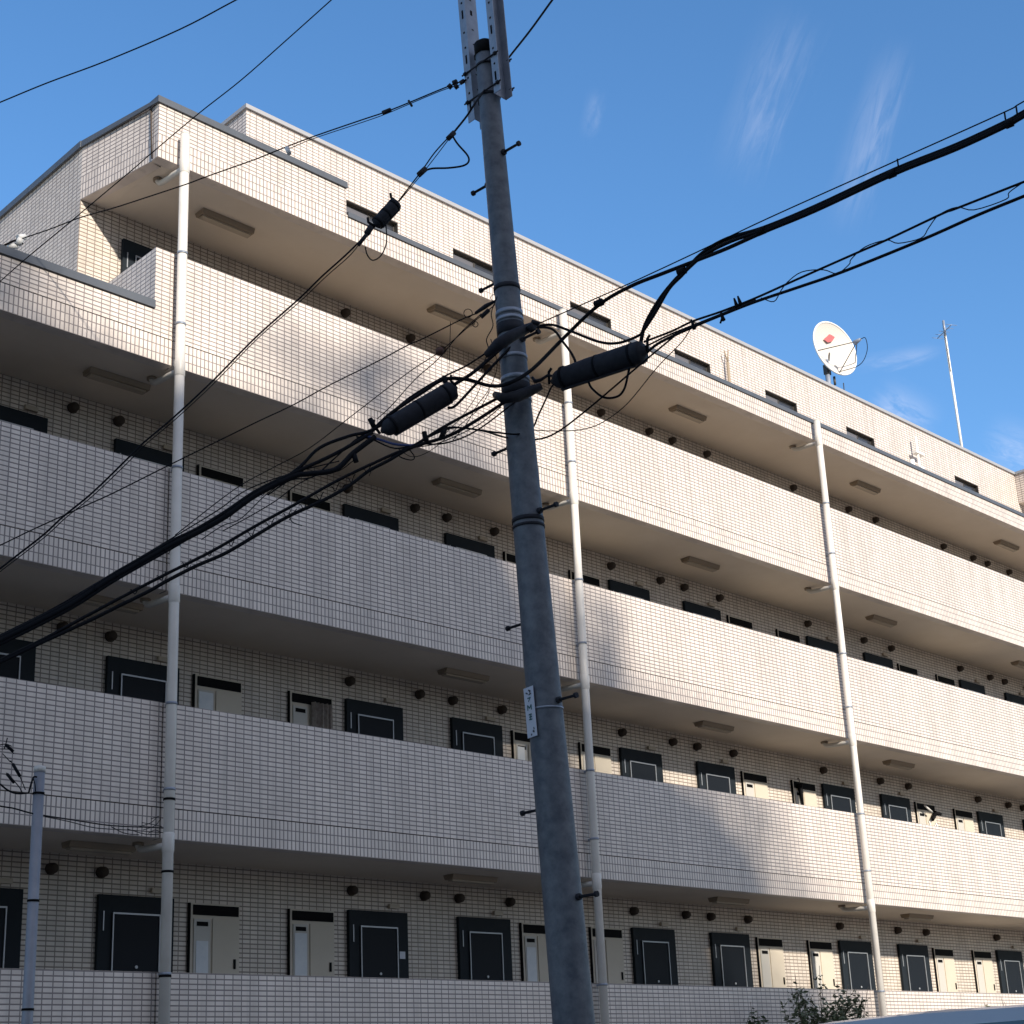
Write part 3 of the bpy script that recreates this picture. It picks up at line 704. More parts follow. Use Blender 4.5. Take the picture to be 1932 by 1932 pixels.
def closure(name, a, b_, r, label, planeA, planeB):
    p0, p1 = pl(planeA, planeB, [a, b_]); d = (p1 - p0); L_ = d.length; d.normalize(); u_ = d.cross(Vector((0, 0, 1))).normalized(); v_ = u_.cross(d)
    root = thing(name, tuple(p0.lerp(p1, .5)), label, 'cable closure')
    m = MB(); prof = [(-0.03, .22), (-0.01, .30), (0.015, .62), (0.05, .80), (0.13, 0.93), (0.35, .98), (0.38, 1.0), (0.7, 1.0), (0.96, 1.0), (0.985, .93), (0.99, .5), (1.03, .3)]
    m.tube([p0 + d * (L_ * t) for t, _ in prof], [r * k for _, k in prof], 18); part(m, 'closure_body', CLOS, root)
    m = MB(); m.hexa([p0 + d * (L_ * .08) + u_ * x * r * .12 - v_ * (r * z) for x, z in ((-1, 1.12), (1, 1.12), (1, .9), (-1, .9))] + [p0 + d * (L_ * .9) + u_ * x * r * .12 - v_ * (r * z) for x, z in ((-1, 1.12), (1, 1.12), (1, .9), (-1, .9))])
    part(m, 'seam_flange', CLOS, root)
    for t in (.12, .5, .88):
        m = MB(); m.tube([p0 + d * (L_ * t - .012), p0 + d * (L_ * t + .012)], r * 1.03, 18); part(m, 'closure_band', CABLE, root)
    m = MB()
    for t in (-.06, 1.04):
        c_ = p0 + d * (L_ * t) + v_ * r * .8; m.tube([c_ - v_ * r * .9, c_, c_ + v_ * .02, c_ + d * .03 + v_ * .05], .012, 6)
    part(m, 'hanger', CABLE, root)
    return root
closure('cable_closure', (1046, 719), (1215, 663), 0.100, 'big black cylindrical cable closure just right of the pole', RA, RB)
closure('cable_closure', (724, 812), (856, 735), 0.084, 'black bulky cable closure left of the pole above the second parapet', LA, LB)
WA, WB = (-0.3, -5.9), (-3.9, -3.2)
closure('cable_closure', (709, 425), (748, 383), 0.058, 'small black cable closure on the diagonal wire high left of the pole', WA, WB)

# left-hand bundle
def lc(pts, r, label, cat='cable', nm='cable', A=LA, B=LB, ext=6, grp=LG):
    p = pl(A, B, pts)
    if ext: p = extend(p, ext, -1)
    return cable(nm, p, r, label, cat, grp)
lc([(708, 824), (668, 854), (633, 886), (583, 894), (553, 899), (483, 934), (425, 975), (370, 1006), (320, 1030), (262, 1063), (215, 1089), (178, 1112), (130, 1143), (62, 1178), (0, 1209)], 0.023, 'thickest black cable of the lower left bundle')
lc([(703, 816), (633, 856), (553, 893), (483, 927), (425, 966), (370, 999), (320, 1023), (262, 1056), (215, 1083), (178, 1106), (130, 1137), (62, 1172), (0, 1203)], 0.016, 'upper black cable hugging the top of the thickest one at lower left')
lc([(830, 745), (760, 778), (700, 812), (658, 823), (603, 845), (565, 882), (520, 912), (470, 940), (400, 988), (320, 1036), (215, 1096), (130, 1150), (0, 1216)], 0.014, 'black cable along the underside of the lower left bundle')
lc([(965, 640), (920, 680), (890, 705), (858, 725)], 0.016, 'thick black cable from the pole bracket down to the left closure', ext=0)
lc([(960, 632), (925, 660), (880, 690), (835, 712), (770, 752), (715, 800), (665, 838), (560, 893)], 0.008, 'thin black cable passing just above the left closure', ext=0)
lc([(968, 650), (930, 690), (895, 728), (860, 765), (845, 770)], 0.012, 'short black cable under the bracket cable at the left closure', ext=0)
lc([(640, 870), (560, 890), (470, 922), (415, 960), (360, 994), (275, 1045), (202, 1088), (100, 1148), (0, 1198)], 0.005, 'thin messenger wire above the lower left bundle', 'wire', 'messenger_wire')
lc([(955, 757), (893, 797), (845, 823), (778, 844), (733, 869), (695, 889), (658, 917), (608, 945), (543, 975), (483, 1010), (425, 1044), (370, 1068), (317, 1095), (280, 1116), (225, 1143), (175, 1168), (112, 1197), (75, 1214), (0, 1250)], 0.015, 'lowest black cable running left from the pole')
lc([(940, 751), (858, 794), (820, 816), (780, 841), (733, 861), (640, 905), (560, 950), (483, 992), (400, 1040), (320, 1080), (250, 1116), (162, 1163), (82, 1206), (0, 1246)], 0.013, 'cable just above the lowest one running left from the pole')
lc([(985, 748), (900, 812), (840, 836), (790, 838), (745, 846), (700, 828), (672, 824)], 0.007, 'thin black cable under the left closure', ext=0)
m = MB(); m.tube(crom(pl(LA, LB, [(688, 822), (715, 829), (745, 838), (775, 840), (800, 837)]), 5), 0.011, 8)
tag(m.build('blue_cable_sleeve', BLUE), 'short blue sleeve on the cable under the left closure', 'cable sleeve')
m = MB()
for a, b_ in (((667, 855), (672, 872)), ((840, 808), (832, 826)), ((800, 815), (805, 835)), ((698, 790), (706, 806)), ((838, 710), (842, 730))):
    m.tube(pl(LA, LB, [a, b_]), 0.022, 7)
m.tube(crom(pl(LA, LB, [(770, 845), (782, 862), (775, 868), (755, 862), (752, 852)]), 4), 0.005, 6)
m.tube(crom(pl(LA, LB, [(560, 960), (548, 975), (552, 985), (570, 992)]), 4), 0.004, 5)
tag(m.build('cable_clip', CABLE), 'black clips and short ties along the left bundle', 'cable clip', kind='stuff')
# thin wires to the upper left
SA, SB = (0.0, -5.6), (-3.6, -2.4)
lc([(930, 568), (905, 588), (868, 604), (798, 639), (770, 651), (708, 684), (623, 726), (553, 764), (483, 797), (375, 850), (300, 887), (212, 931), (150, 959), (62, 999), (0, 1029)], 0.0055, 'thin wire from pole clamp crossing second downpipe bay to left edge', 'wire', 'wire', SA, SB, grp='thin wires from the pole clamps')
lc([(934, 575), (898, 604), (833, 661), (783, 694), (733, 731), (658, 789), (583, 846), (508, 886), (440, 925), (330, 1010)], 0.0042, 'thin wire from the pole clamp passing above the left closure', 'wire', 'wire', SA, SB, 0, 'thin wires from the pole clamps')
lc([(908, 592), (868, 629), (828, 676), (783, 716), (738, 766), (712, 790)], 0.0042, 'thin wire dropping steeply from the pole clamp to the left closure', 'wire', 'wire', SA, SB, 0, 'thin wires from the pole clamps')
lc([(850, 607), (849, 640), (847, 700)], 0.003, 'short vertical thread of wire left of the pole', 'wire', 'wire', SA, SB, 0, 'thin wires from the pole clamps')
lc([(926, 640), (938, 690), (922, 735), (900, 765), (880, 800), (855, 830)], 0.0035, 'wavy thin wire hanging left of the pole below bracket', 'wire', 'wire', (0, -5.7), (-2, -4.6), 0, 'thin wires from the pole clamps')
lc([(938, 560), (927, 590), (930, 615), (918, 640), (921, 660), (908, 700)], 0.0045, 'twisted wire running down the left side of the pole', 'wire', 'wire', (0, -5.72), (-2, -5.2), 0, 'thin wires from the pole clamps')
for pts_, A_, B_, r_, lb in (
    ([(925, 735), (905, 770), (870, 800), (820, 845), (780, 862), (750, 846)], (0, -5.74), (-2.6, -4.2), .0032, 'thin slack wire sagging under the left closure from the lower bracket'),
    ([(915, 700), (900, 745), (868, 790), (858, 800), (846, 812), (838, 822)], (0, -5.74), (-2.6, -4.2), .003, 'fine hair-thin wire hanging from the bracket to the left cables'),
    ([(945, 768), (905, 800), (862, 822), (820, 838), (770, 846)], (0, -5.74), (-2.6, -4.2), .0045, 'thin wire under the cables running left from the lower bracket'),
    ([(668, 868), (640, 888), (600, 896), (560, 915), (520, 945), (470, 975), (420, 1002)], (0, -5.72), (-4.2, -3.2), .0045, 'loose thin wire under the thick lower left bundle'),
    ([(540, 905), (500, 935), (455, 978), (420, 992), (380, 1018)], (0, -5.72), (-4.2, -3.2), .004, 'loose thin wire above the thick lower left bundle'),
    ([(700, 812), (668, 832), (628, 868), (590, 900), (548, 906), (505, 934)], (0, -5.72), (-4.2, -3.2), .0065, 'cable bowing out below the left closure and back into the bundle')):
    cable('wire', pl(A_, B_, pts_), r_, lb, 'wire', 'loose wires left of the pole')
m = MB()
rt = random.Random(11)
for pts_ in ([(560, 893), (470, 945), (380, 1000), (262, 1063), (150, 1130)], [(720, 873), (640, 917), (560, 962), (470, 1008), (360, 1060), (230, 1128)]):
    P3 = crom(pl(LA, LB, pts_), 8)
    for q in P3[2:-1:3]:
        d_ = Vector((-.75, .45, -.5)).normalized(); e1 = Vector((0, 0, 1)); e2 = d_.cross(e1).normalized(); rr_ = .026
        ring = [q + e1 * rr_ * math.cos(a * .785) + e2 * rr_ * math.sin(a * .785) + d_ * (.01 * a) for a in range(9)]
        m.tube(ring, .004, 5)
        if rt.random() < .5: m.tube([q - e1 * rr_, q - e1 * (rr_ + .03) + d_ * .02], .003, 5)
tag(m.build('cable_tie', CABLE), 'thin ties wound at intervals round the lower left cables', 'cable tie', kind='stuff')
ck = thing('strain_clamp', tuple(pl(SA, SB, [(908, 584)])[0]), 'black wire strain clamps with small loops left of the pole', 'clamp')
m = MB(); m.tube(pl(SA, SB, [(934, 568), (916, 578), (897, 591)]), [.012, .022, .014], 8); m.tube(pl(SA, SB, [(922, 585), (908, 598)]), .02, 8); part(m, 'clamp_body', CLOS, ck)
m = MB()
for cx_, cy_, rr_ in ((883, 591, 8), (897, 612, 5), (932, 562, 6)):
    m.tube(pl(SA, SB, [(cx_ + rr_ * math.cos(t * .5236), cy_ + rr_ * math.sin(t * .5236)) for t in range(13)]), .0035, 5, caps=False)
part(m, 'wire_loop', CABLE, ck)
# round insulators on wires seen against the soffit
ins = thing('wire_insulator', tuple(pl(SA, SB, [(831, 662)])[0]), 'small rusty brown insulator on the thin wires left of the pole', 'insulator')
m = MB(); m.tube(pl(SA, SB, [(826, 668), (829, 663), (834, 657)]), [.02, .04, .02], 8); part(m, 'insulator_body', RUST, ins)
# bracket crossing the pole
br = thing('cable_bracket', tuple(pax(z_at(972, 630))), 'dark cable bracket wrapped round the pole at the crossing of all cables', 'bracket')
m = MB(); m.tube([onY(918, 670, -5.60), onY(940, 650, -5.74), onY(965, 634, -5.78), onY(990, 622, -5.78), onY(1010, 612, -5.82)], [.03, .055, .052, .045, .03], 10); part(m, 'bracket_arm', CLOS, br)
m = MB(); m.tube([onY(998, 612, -5.85), onY(1006, 625, -5.85)], .03, 8); m.tube([onY(1003, 607, -5.85), onY(1018, 611, -5.9)], .02, 8); part(m, 'bracket_bolt', CLOS, br)
br2 = thing('cable_bracket', tuple(pax(z_at(982, 742))), 'lower dark bracket around the pole level with the big closure', 'bracket')
m = MB(); m.tube([onY(935, 745, -5.45), onY(950, 752, -5.68), onY(975, 748, -5.70), onY(1000, 738, -5.72), onY(1022, 728, -5.8)], [.03, .045, .05, .045, .03], 10); part(m, 'bracket_arm', CLOS, br2)
m = MB(); m.tube(pl(RA, RB, [(1004, 712), (1010, 720), (1022, 716), (1034, 708), (1048, 710)]), [.012, .02, .014, .014, .008], 7); part(m, 'bracket_hook', CLOS, br2)

# diagonal drop wire with loops
top3 = pl((-.3, -5.95), (-.8, -7.0), [(1042, 0), (1000, 58), (962, 106), (940, 135)])
low3 = pl(WA, WB, [(900, 190), (880, 220), (852, 255)])
cable('cable', extend([*top3, *low3], 6, 0), 0.0095, 'black cable coming down from the top edge across the pole top', 'cable')
W3 = [(752, 379), (795, 323), (820, 288), (850, 255)]
cable('wire', pl(WA, WB, W3), 0.006, 'taut wire between the pole top cable and the small closure', 'wire')
cable('wire', pl(WA, WB, [(753, 380), (797, 327), (826, 290), (850, 258)]), 0.004, 'second taut wire parallel beside the first above the small closure', 'wire')
d3 = [(705, 428), (695, 438), (658, 476), (608, 521), (565, 563), (483, 636), (400, 720), (327, 788), (270, 836), (247, 859), (175, 929), (120, 974), (82, 1009), (32, 1048), (0, 1073)]
cable('cable', extend(pl(WA, WB, d3), 6), 0.0075, 'diagonal cable from the small closure down across first downpipe', 'cable')
cable('wire', extend(pl(WA, WB, [(690, 441), (664, 478), (615, 522), (568, 567), (487, 638), (404, 723), (331, 791), (274, 839), (251, 863), (179, 932), (124, 977), (86, 1012), (36, 1051), (2, 1077)]), 6), 0.004, 'thin twin wire beside the diagonal cable to the left edge', 'wire')
cable('cable', pl(WA, WB, [(852, 253), (863, 271), (882, 293), (884, 305), (873, 313), (845, 317), (815, 318), (797, 324)]), 0.0085, 'black slack loop beside the taut wire left of the pole top', 'cable')
cable('cable', pl(WA, WB, [(728, 421), (729, 458), (718, 483), (703, 491), (693, 481), (689, 466)]), 0.0055, 'thin slack loop under the small closure', 'cable')
m = MB()
for a, b_, r in (((845, 262), (857, 250), .024), ((790, 330), (803, 318), .026), ((676, 462), (697, 436), .018), ((692, 441), (700, 428), .028)):
    m.tube(pl(WA, WB, [a, b_]), r, 8)
tag(m.build('cable_grip', CLOS), 'black grips at the ends of the diagonal taut wire', 'cable grip', kind='stuff')
# service drop to the left roof terrace
DA, DB = (-0.35, -5.5), (-2.05, -.05)
cable('wire', pl(DA, DB, [(880, 150), (833, 168), (773, 193), (728, 211), (683, 226), (590, 258), (525, 283), (483, 300), (390, 333), (350, 348), (250, 381), (212, 393), (150, 411), (95, 432), (42, 450)]), 0.0065, 'service wire from the pole top to white insulators on terrace coping', 'wire')
cable('wire', pl(DA, DB, [(868, 160), (833, 171), (773, 196), (728, 215), (683, 231), (590, 262), (540, 283)]), 0.004, 'short thin twin beside the service wire near the pole top', 'wire')
m = MB()
for a, b_, r in (((722, 213), (737, 207), .02), ((771, 190), (777, 200), .012), ((846, 166), (852, 160), .024), ((855, 157), (862, 154), .024), ((858, 166), (864, 161), .022), ((868, 157), (876, 152), .02)):
    m.tube(pl(DA, DB, [a, b_]), r, 8)
tag(m.build('wire_joint', CLOS), 'black joints on the service wire close to the pole top', 'wire joint', kind='stuff')
m = MB(); m.tube(pl(DA, DB, [(541, 279), (546, 290)]), .022, 8); tag(m.build('wire_spacer', WHITE), 'white spacer hanging from the service wire over the canopy', 'wire spacer')
si = thing('wall_insulator', (-2.12, 0.05, 4.70), 'pair of white insulators on the dark coping at the far left', 'insulator')
m = MB(); m.tube([onY(33, 462, 0.02), onY(40, 450, -0.02)], .035, 10); m.tube([onY(34, 449, 0.0), onY(47, 447, -0.0)], .035, 10); part(m, 'insulator_body', WHITE, si)
m = MB(); m.tube([onY(36, 450, .01), onY(39, 461, .01)], .03, 8); m.tube([onY(4, 465, 0.02), onY(24, 455, 0.02), onY(36, 452, 0.01)], .012, 6); part(m, 'insulator_hook', BLACK, si)
m = MB(); m.tube([onY(15, 466, 0.06), onY(33, 464, 0.03)], .03, 8); part(m, 'insulator_base', WHITE, si)
cable('wire', extend(extend(pl((-2.16, -5.6), (-2.7, -1.3), [(625, 0), (540, 76), (455, 151), (375, 214), (287, 288), (250, 320), (175, 383), (120, 429), (57, 481), (0, 531)]), 4, 0), 0.6), 0.005, 'thin wire from top edge slanting across the building corner to left edge', 'wire')
cable('wire', extend(extend(pl((-2.75, -5.05), (-3.6, -2.5), [(445, 0), (340, 55), (200, 115), (90, 156), (0, 193)]), 4, 0), 5), 0.006, 'lone wire against the sky in the top left corner', 'wire')

# ------------------------------------------------------------------ small pole at the left
SPX, SPY = -3.30, -3.4
p_top = onY(75, 1452, SPY); p_bot = onY(50, 1932, SPY)
sp = thing('steel_post', (p_top.x, SPY, GZ), 'slim pale blue-grey steel post with looped wires at the lower left', 'post')
m = MB(); m.tube([(p_top.x, SPY, GZ), (p_top.x, SPY, p_top.z)], 0.040, 16); part(m, 'post_shaft', SMALLP, sp)
m = MB(); m.tube([(p_top.x, SPY, p_top.z - .02), (p_top.x, SPY, p_top.z + .02), (p_top.x, SPY, p_top.z + .03)], [.043, .043, .02], 16); part(m, 'post_cap', PIPE, sp)
for py_ in (1497, 1700, 1905):
    z = onY(70, py_, SPY).z; m = MB(); m.tube([(p_top.x, SPY, z - .008), (p_top.x, SPY, z + .008)], .044, 16); part(m, 'post_band', BLACK, sp)
NA, NB = (p_top.x, SPY - .02), (-0.22, -0.17)
G3 = 'wires tied to the slim post at lower left'
cable('wire', extend(pl(NA, NB, [(308, 1562), (215, 1558), (150, 1549), (85, 1539)]), 0.02), 0.006, 'upper wire from the slim post to the first downpipe', 'wire', G3)
cable('wire', pl(NA, NB, [(308, 1571), (240, 1566), (180, 1562), (130, 1550), (85, 1541)]), 0.004, 'sagging lower wire between slim post and first downpipe', 'wire', G3)
cable('wire', extend(pl((-3.3, -3.42), (-3.9, -3.0), [(66, 1536), (50, 1532), (25, 1525), (0, 1521)]), 5), 0.006, 'wire leaving the slim post to the left edge', 'wire', G3)
cable('wire', pl((-3.3, -3.46), (-3.9, -3.1), [(0, 1479), (15, 1491), (32, 1497), (55, 1496)]), 0.007, 'looped wire hanging left of the slim post', 'wire', G3)
cable('wire', pl((-3.3, -3.46), (-3.9, -3.1), [(54, 1496), (60, 1475), (64, 1466), (70, 1466)]), 0.007, 'short hooked wire onto the slim post head', 'wire', G3)
m = MB()
for seg in ([(20, 1435), (36, 1462), (48, 1490)], [(12, 1458), (34, 1482), (42, 1495)], [(8, 1412), (12, 1400), (14, 1392)], [(22, 1408), (12, 1404), (0, 1405)], [(0, 1413), (18, 1414), (26, 1422)], [(5, 1422), (20, 1438)], [(62, 1466), (66, 1480), (67, 1493)]):
    m.tube(crom(pl((-3.3, -3.46), (-3.9, -3.1), seg), 4), .004, 6)
for seg in ([(24, 1441), (38, 1465)], [(13, 1460), (27, 1477)], [(11, 1405), (25, 1418)]):
    m.tube(pl((-3.3, -3.46), (-3.9, -3.1), seg), .012, 7)
tag(m.build('wire_tangle', CABLE), 'tangle of black wire ends and sleeves at the left edge', 'wires', kind='stuff')
m = MB()
for seg in ([(262, 1560), (285, 1552), (298, 1540)], [(270, 1566), (292, 1558), (303, 1546)], [(268, 1552), (290, 1556), (306, 1560)], [(280, 1572), (292, 1566), (303, 1570)], [(285, 1545), (300, 1540)], [(240, 1564), (275, 1574), (300, 1574)], [(210, 1560), (235, 1572), (262, 1575)]):
    m.tube(crom(pl(NA, NB, seg), 4), .004, 5)
tag(m.build('wire_knot', CABLE), 'knotted wire ends beside the first downpipe above the dark corridor', 'wires', kind='stuff')

# ------------------------------------------------------------------ plants
def leaf_cloud(mb, c, rad, n, size, rnd, shell=0.0):
    for _ in range(n):
        while True:
            p = Vector((rnd.uniform(-1, 1), rnd.uniform(-1, 1), rnd.uniform(-1, 1)))
            if shell < p.length < 1: break
        p = Vector(c) + Vector((p.x * rad[0], p.y * rad[1], p.z * rad[2]))
        a = Vector((rnd.gauss(0, 1), rnd.gauss(0, 1), rnd.gauss(0, .6))).normalized(); b_ = a.orthogonal().normalized()
        b_ = Matrix.Rotation(rnd.uniform(0, 6.28), 3, a) @ b_; s_ = size * rnd.uniform(.6, 1.3)
        nn = a.cross(b_) * s_ * .12
        mb.face([p - a * s_, p + b_ * s_ * .42 + nn, p + a * s_, p - b_ * s_ * .42 + nn], None, 0)
rnd = random.Random(3)
def shrub(base, stems, label, grp, leafm, extra=None):
    root = thing('shrub', base, label, 'shrub', grp)
    mt, ml = MB(), MB()
    for (tx, ty, tz, dens) in stems:
        p0 = Vector(base); p1 = Vector((tx, ty, tz)); mid = p0.lerp(p1, .5) + Vector((rnd.uniform(-.12, .12), rnd.uniform(-.1, .1), 0))
        cs = crom([p0, mid, p1], 6); mt.tube(cs, [.014 * (1 - .75 * i / (len(cs) - 1)) for i in range(len(cs))], 5)
        for i in range(int(dens)):
            t = rnd.random() ** .45; q = cs[min(int(t * (len(cs) - 1)), len(cs) - 1)]
            w_ = .04 + .20 * (1 - t)
            q = q + Vector((rnd.gauss(0, w_), rnd.gauss(0, w_), rnd.gauss(0, .10)))
            leaf_cloud(ml, q, (.06, .06, .06), 3, .040, rnd)
    part(mt, 'stem', BARK, root); part(ml, 'foliage', leafm, root)
st = []
for px_, py_, dn in ((1500, 1838, 60), (1492, 1862, 60), (1546, 1822, 30), (1512, 1868, 90), (1530, 1880, 90), (1550, 1862, 70), (1575, 1868, 110), (1600, 1858, 130), (1615, 1864, 130), (1628, 1880, 90), (1590, 1885, 130), (1566, 1890, 120), (1540, 1902, 140), (1515, 1905, 140), (1480, 1905, 60), (1638, 1862, 30)):
    q = onY(px_, py_, -0.75 + rnd.uniform(-.2, .15)); st.append((q.x, q.y, q.z, dn * 1.15))
shrub((9.9, -0.8, GZ + .13), st, 'sparse leafy shrub in front of the lowest parapet beside third downpipe', 'shrubs along the wall', LEAF)
st = []
for px_, py_, dn in ((1416, 1890, 60), (1428, 1905, 60), (1440, 1915, 70), (1424, 1920, 60)):
    q = onY(px_, py_, -0.8); st.append((q.x, q.y, q.z, dn))
shrub((8.3, -0.8, GZ + .13), st, 'thin green shrub tip left of the larger shrub', 'shrubs along the wall', LEAF2)
st = []
for px_, py_, dn in ((1856, 1890, 30), (1888, 1880, 45), (1895, 1890, 50), (1862, 1896, 30)):
    q = onY(px_, py_, -0.7); st.append((q.x, q.y, q.z, dn))
shrub((16.6, -0.7, GZ + .13), st, 'faint shrub tips at the far right above the van roof', 'shrubs along the wall', LEAF)

# ------------------------------------------------------------------ van
def van():
    X0, X1, Y0, Y1, ZT = -2.42, 2.0, -10.95, -9.22, -3.99
    root = thing('parked_van', ((X0 + X1) / 2, (Y0 + Y1) / 2, GZ), 'silver-blue van whose roof edge shows at the bottom right', 'van')
    prof = [(X0 + .02, -5.55), (X0, -5.1), (X0 + .03, -4.75), (X0 + .07, -4.3), (X0 + .10, -4.06), (X0 + .12, ZT - .015), (X0 + .2, ZT - .002), (X0 + 1.6, ZT), (X1 - 1.6, ZT - .005), (X1 - 1.2, -4.09), (X1 - .85, -4.45), (X1 - .55, -4.85), (X1 - .1, -5.0), (X1, -5.2), (X1 - .02, -5.55)]
    m = MB(); n = len(prof); rows = [(0.0, 0.0, 0.0), (0.0, .0, .0)]
    def ring(y, ins, up):
        r = []
        cx = (X0 + X1) / 2
        for x, z in prof:
            k = max(0, (z + 5.0)) ; r.append(Vector((cx + (x - cx) * (1 - ins * .02), y, z + (up if z > -4.4 else 0))))
        return r
    ys = [(Y0, 0, 0.0), (Y0 + .05, 0, .012), (Y0 + .3, 0, .03), ((Y0 + Y1) / 2, 0, .04), (Y1 - .3, 0, .03), (Y1 - .05, 0, .012), (Y1, 0, 0)]
    R_ = [ring(*a) for a in ys]
    for a in range(len(R_) - 1):
        for k in range(n - 1):
            m.face([R_[a][k], R_[a][k + 1], R_[a + 1][k + 1], R_[a + 1][k]], None, 0, True)
    m.face(list(R_[0])); m.face(list(reversed(R_[-1])))
    m.face([R_[0][0], R_[-1][0], R_[-1][-1], R_[0][-1]])
    part(m, 'body', VANP, root)
    for nm, a, b_ in (('side_window', X0 + .38, X0 + 1.45), ('side_window', X0 + 1.52, X0 + 2.45), ('side_window', X0 + 2.52, X0 + 3.2)):
        for y in (Y0 - .004, Y1 + .004):
            m = MB(); z1, z0 = ZT - .085, ZT - .60
            m.hexa([(a, y, z0), (b_, y, z0), (b_, y + .003, z0), (a, y + .003, z0), (a, y, z1), (b_, y, z1), (b_, y + .003, z1), (a, y + .003, z1)])
            part(m, nm, VANG, root)
    m = MB(); m.face([(X0 + .035, Y0 + .12, -4.72), (X0 + .035, Y1 - .12, -4.72), (X0 + .105, Y1 - .2, -4.035), (X0 + .105, Y0 + .2, -4.035)][::-1]); 
    for v_i in range(len(m.v)): m.v[v_i] = (m.v[v_i][0] - .012, m.v[v_i][1], m.v[v_i][2] + .004)
    part(m, 'rear_window', VANG, root)
    m = MB(); m.face([(X1 - 1.14, Y0 + .15, -4.13), (X1 - 1.14, Y1 - .15, -4.13), (X1 - .62, Y1 - .1, -4.74), (X1 - .62, Y0 + .1, -4.74)])
    for v_i in range(len(m.v)): m.v[v_i] = (m.v[v_i][0] + .02, m.v[v_i][1], m.v[v_i][2] + .02)
    part(m, 'windscreen', VANG, root)
    for x in (X0 + .85, X1 - .85):
        for y, s_ in ((Y0, 1), (Y1, -1)):
            m = MB(); m.tube([(x, y - .01 * s_, GZ + .31), (x, y + .19 * s_, GZ + .31)], .31, 24); wv = part(m, 'wheel', TYRE, root)
            m = MB(); m.tube([(x, y - .02 * s_, GZ + .31), (x, y - .011 * s_, GZ + .31)], .19, 16); m.build('rim', GALV, wv)
    for y in (Y0 + .2, Y1 - .4):
        m = MB(); m.box((X1 - .06, y, -5.2), (X1 + .012, y + .2, -5.05)); part(m, 'headlight', LAMP, root)
van()

# ------------------------------------------------------------------ across the street, behind the camera: what throws the shade
ob = thing('neighbour_block', (-20, -33, GZ), 'tall grey-beige apartment block with a stepped sloping end across the street', 'building')
YF, YB = -28.0, -40.0
prof = [(-45, 16.25), (-2.0, 16.25), (-1.5, 15.4), (-0.8, 13.9), (1.0, 13.0), (2.3, 12.5), (3.1, 12.0), (3.6, 11.3), (3.9, 10.6), (4.6, 9.8), (5.1, 9.0), (5.6, 6.0), (5.6, GZ), (-45, GZ)]
m = MB()
m.face([(x, YF, z) for x, z in prof][::-1]); m.face([(x, YB, z) for x, z in prof])
for k in range(len(prof)):
    (xa, za), (xb, zb_) = prof[k], prof[(k + 1) % len(prof)]
    m.face([(xa, YF, za), (xb, YF, zb_), (xb, YB, zb_), (xa, YB, za)])
part(m, 'wall', CONC, ob)
m = MB(); m.box((-45.1, YB - .1, 16.251), (-2.1, YF + .1, 16.33)); part(m, 'roof_edge', COPLT, ob)
m = MB(); m.box((0, 0, 0), (1.7, .05, 1.2)); w0 = m.build('window', ALU, ob)
m = MB(); m.box((.06, .05, .06), (1.64, .055, 1.14)); m.build('pane', GLASS, w0)
m = MB(); m.box((-.3, 0, -1.2), (2.6, 1.0, -.1)); b0 = m.build('balcony', WHITE, ob)
firstw = True; cnt = 0
for fl in range(7):
    for k in range(11):
        x = -43 + k * 4.3; z = GZ + 1.4 + fl * 3.0
        if z + 1.5 > (17 if x < -5 else 11): continue
        loc = Vector((x + 20, YF + 33, z - GZ))
        if firstw: w0.location = loc; b0.location = loc; firstw = False
        else:
            dup(w0, ob, loc)
            if cnt < 75: dup(b0, ob, loc)
        cnt += 1

def tree(base, crown_c, rad, n, leaf, label, clumps=14, seed=1):
    rd = random.Random(seed); root = thing('street_tree', base, label, 'tree', 'trees across the street')
    m = MB(); p0 = Vector(base); cc = Vector(crown_c)
    top = cc + Vector((0, 0, rad[2] * .3)); ctl = crom([p0, p0.lerp(cc, .5) + Vector((.3, .2, 0)), cc, top], 5)
    m.tube(ctl, [.30 * (1 - .85 * i / (len(ctl) - 1)) for i in range(len(ctl))], 10); ml = MB()
    for k in range(clumps):
        while True:
            d = Vector((rd.uniform(-1, 1), rd.uniform(-1, 1), rd.uniform(-.9, 1)))
            if .35 < d.length < 1: break
        c_ = cc + Vector((d.x * rad[0], d.y * rad[1], d.z * rad[2]))
        s0 = ctl[rd.randint(len(ctl) // 2, len(ctl) - 2)]
        m.tube([s0, s0.lerp(c_, .6) + Vector((0, 0, .2)), c_], [.09, .05, .015], 6)
        for _ in range(4):
            e_ = c_ + Vector((rd.gauss(0, .5), rd.gauss(0, .5), rd.gauss(0, .4))); m.tube([s0.lerp(c_, .7), e_], [.025, .008], 4)
        r_ = rd.uniform(.35, .8) * min(rad) * .55
        leaf_cloud(ml, c_, (r_, r_, r_ * .75), n // clumps, leaf, rd)
    part(m, 'trunk', BARK, root); part(ml, 'crown', LEAF2, root)
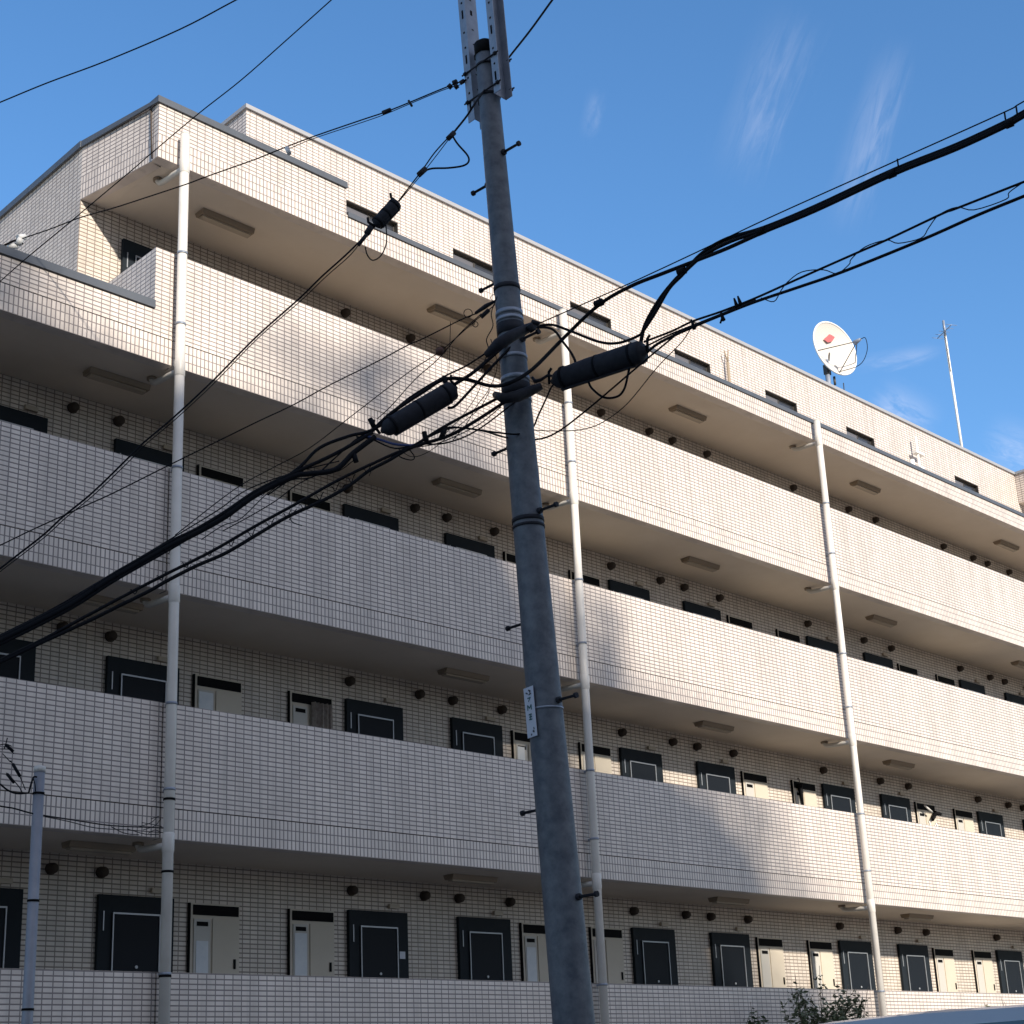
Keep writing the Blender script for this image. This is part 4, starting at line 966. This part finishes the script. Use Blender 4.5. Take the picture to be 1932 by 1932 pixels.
tree((-3.4, -24.5, GZ), (-2.9, -24.5, 15.35), (2.8, 1.4, .8), 170, .085, 'tall sparse tree before the flat roof of the neighbouring block', 16, 2)
tree((-8.2, -24.5, GZ), (-7.9, -24.5, 15.1), (2.4, 1.3, .5), 900, .085, 'bare-topped tree at the left before the flat roof of the neighbouring block', 12, 4)
tree((1.6, -24.0, GZ), (1.4, -24.0, 12.6), (1.1, 1.0, .7), 170, .08, 'tall thin tree before the sloping end of the neighbouring block', 8, 5)
# broad tree whose crown leans over the sloping end
rd = random.Random(21); bt = thing('street_tree', (5.0, -26.5, GZ), 'broad leaning tree over the sloping end of the neighbouring block', 'tree', 'trees across the street')
edge = [(-1.3, 16.1), (-1.0, 15.3), (-0.2, 13.8), (1.8, 12.9), (3.2, 12.4), (4.0, 11.9), (4.4, 11.2), (4.8, 10.5), (5.5, 9.8), (6.0, 9.0), (6.4, 7.4), (6.5, 5.6)]
m = MB(); tr = crom([Vector((5.0, -26.5, GZ)), Vector((4.6, -26.4, 2.0)), Vector((3.8, -26.5, 7.5)), Vector((2.2, -26.5, 11.2)), Vector((0.2, -26.5, 13.2))], 6)
m.tube(tr, [.38 * (1 - .85 * i / (len(tr) - 1)) for i in range(len(tr))], 10); ml = MB()
for k in range(len(edge) - 1):
    (xa, za), (xb, zb_) = edge[k], edge[k + 1]; L_ = math.hypot(xb - xa, zb_ - za)
    nx_, nz_ = -(zb_ - za) / L_, (xb - xa) / L_
    if nx_ < 0 and nz_ < 0: nx_, nz_ = -nx_, -nz_
    c_ = Vector(((xa + xb) / 2, -26.5, (za + zb_) / 2)); s0 = min(tr[8:], key=lambda q: (q - c_).length)
    m.tube([s0, s0.lerp(c_, .6) + Vector((0, 0, .15)), c_], [.09, .05, .015], 6)
    for _ in range(int(L_ * 330)):
        t = rd.random(); u = rd.gauss(-.22, .42)
        if u > 1.0: continue
        leaf_cloud(ml, (xa + (xb - xa) * t + nx_ * u, -26.5 + rd.gauss(0, .5), za + (zb_ - za) * t + nz_ * u), (.12, .12, .12), 1, .085, rd)
part(m, 'trunk', BARK, bt); part(ml, 'crown', LEAF2, bt)
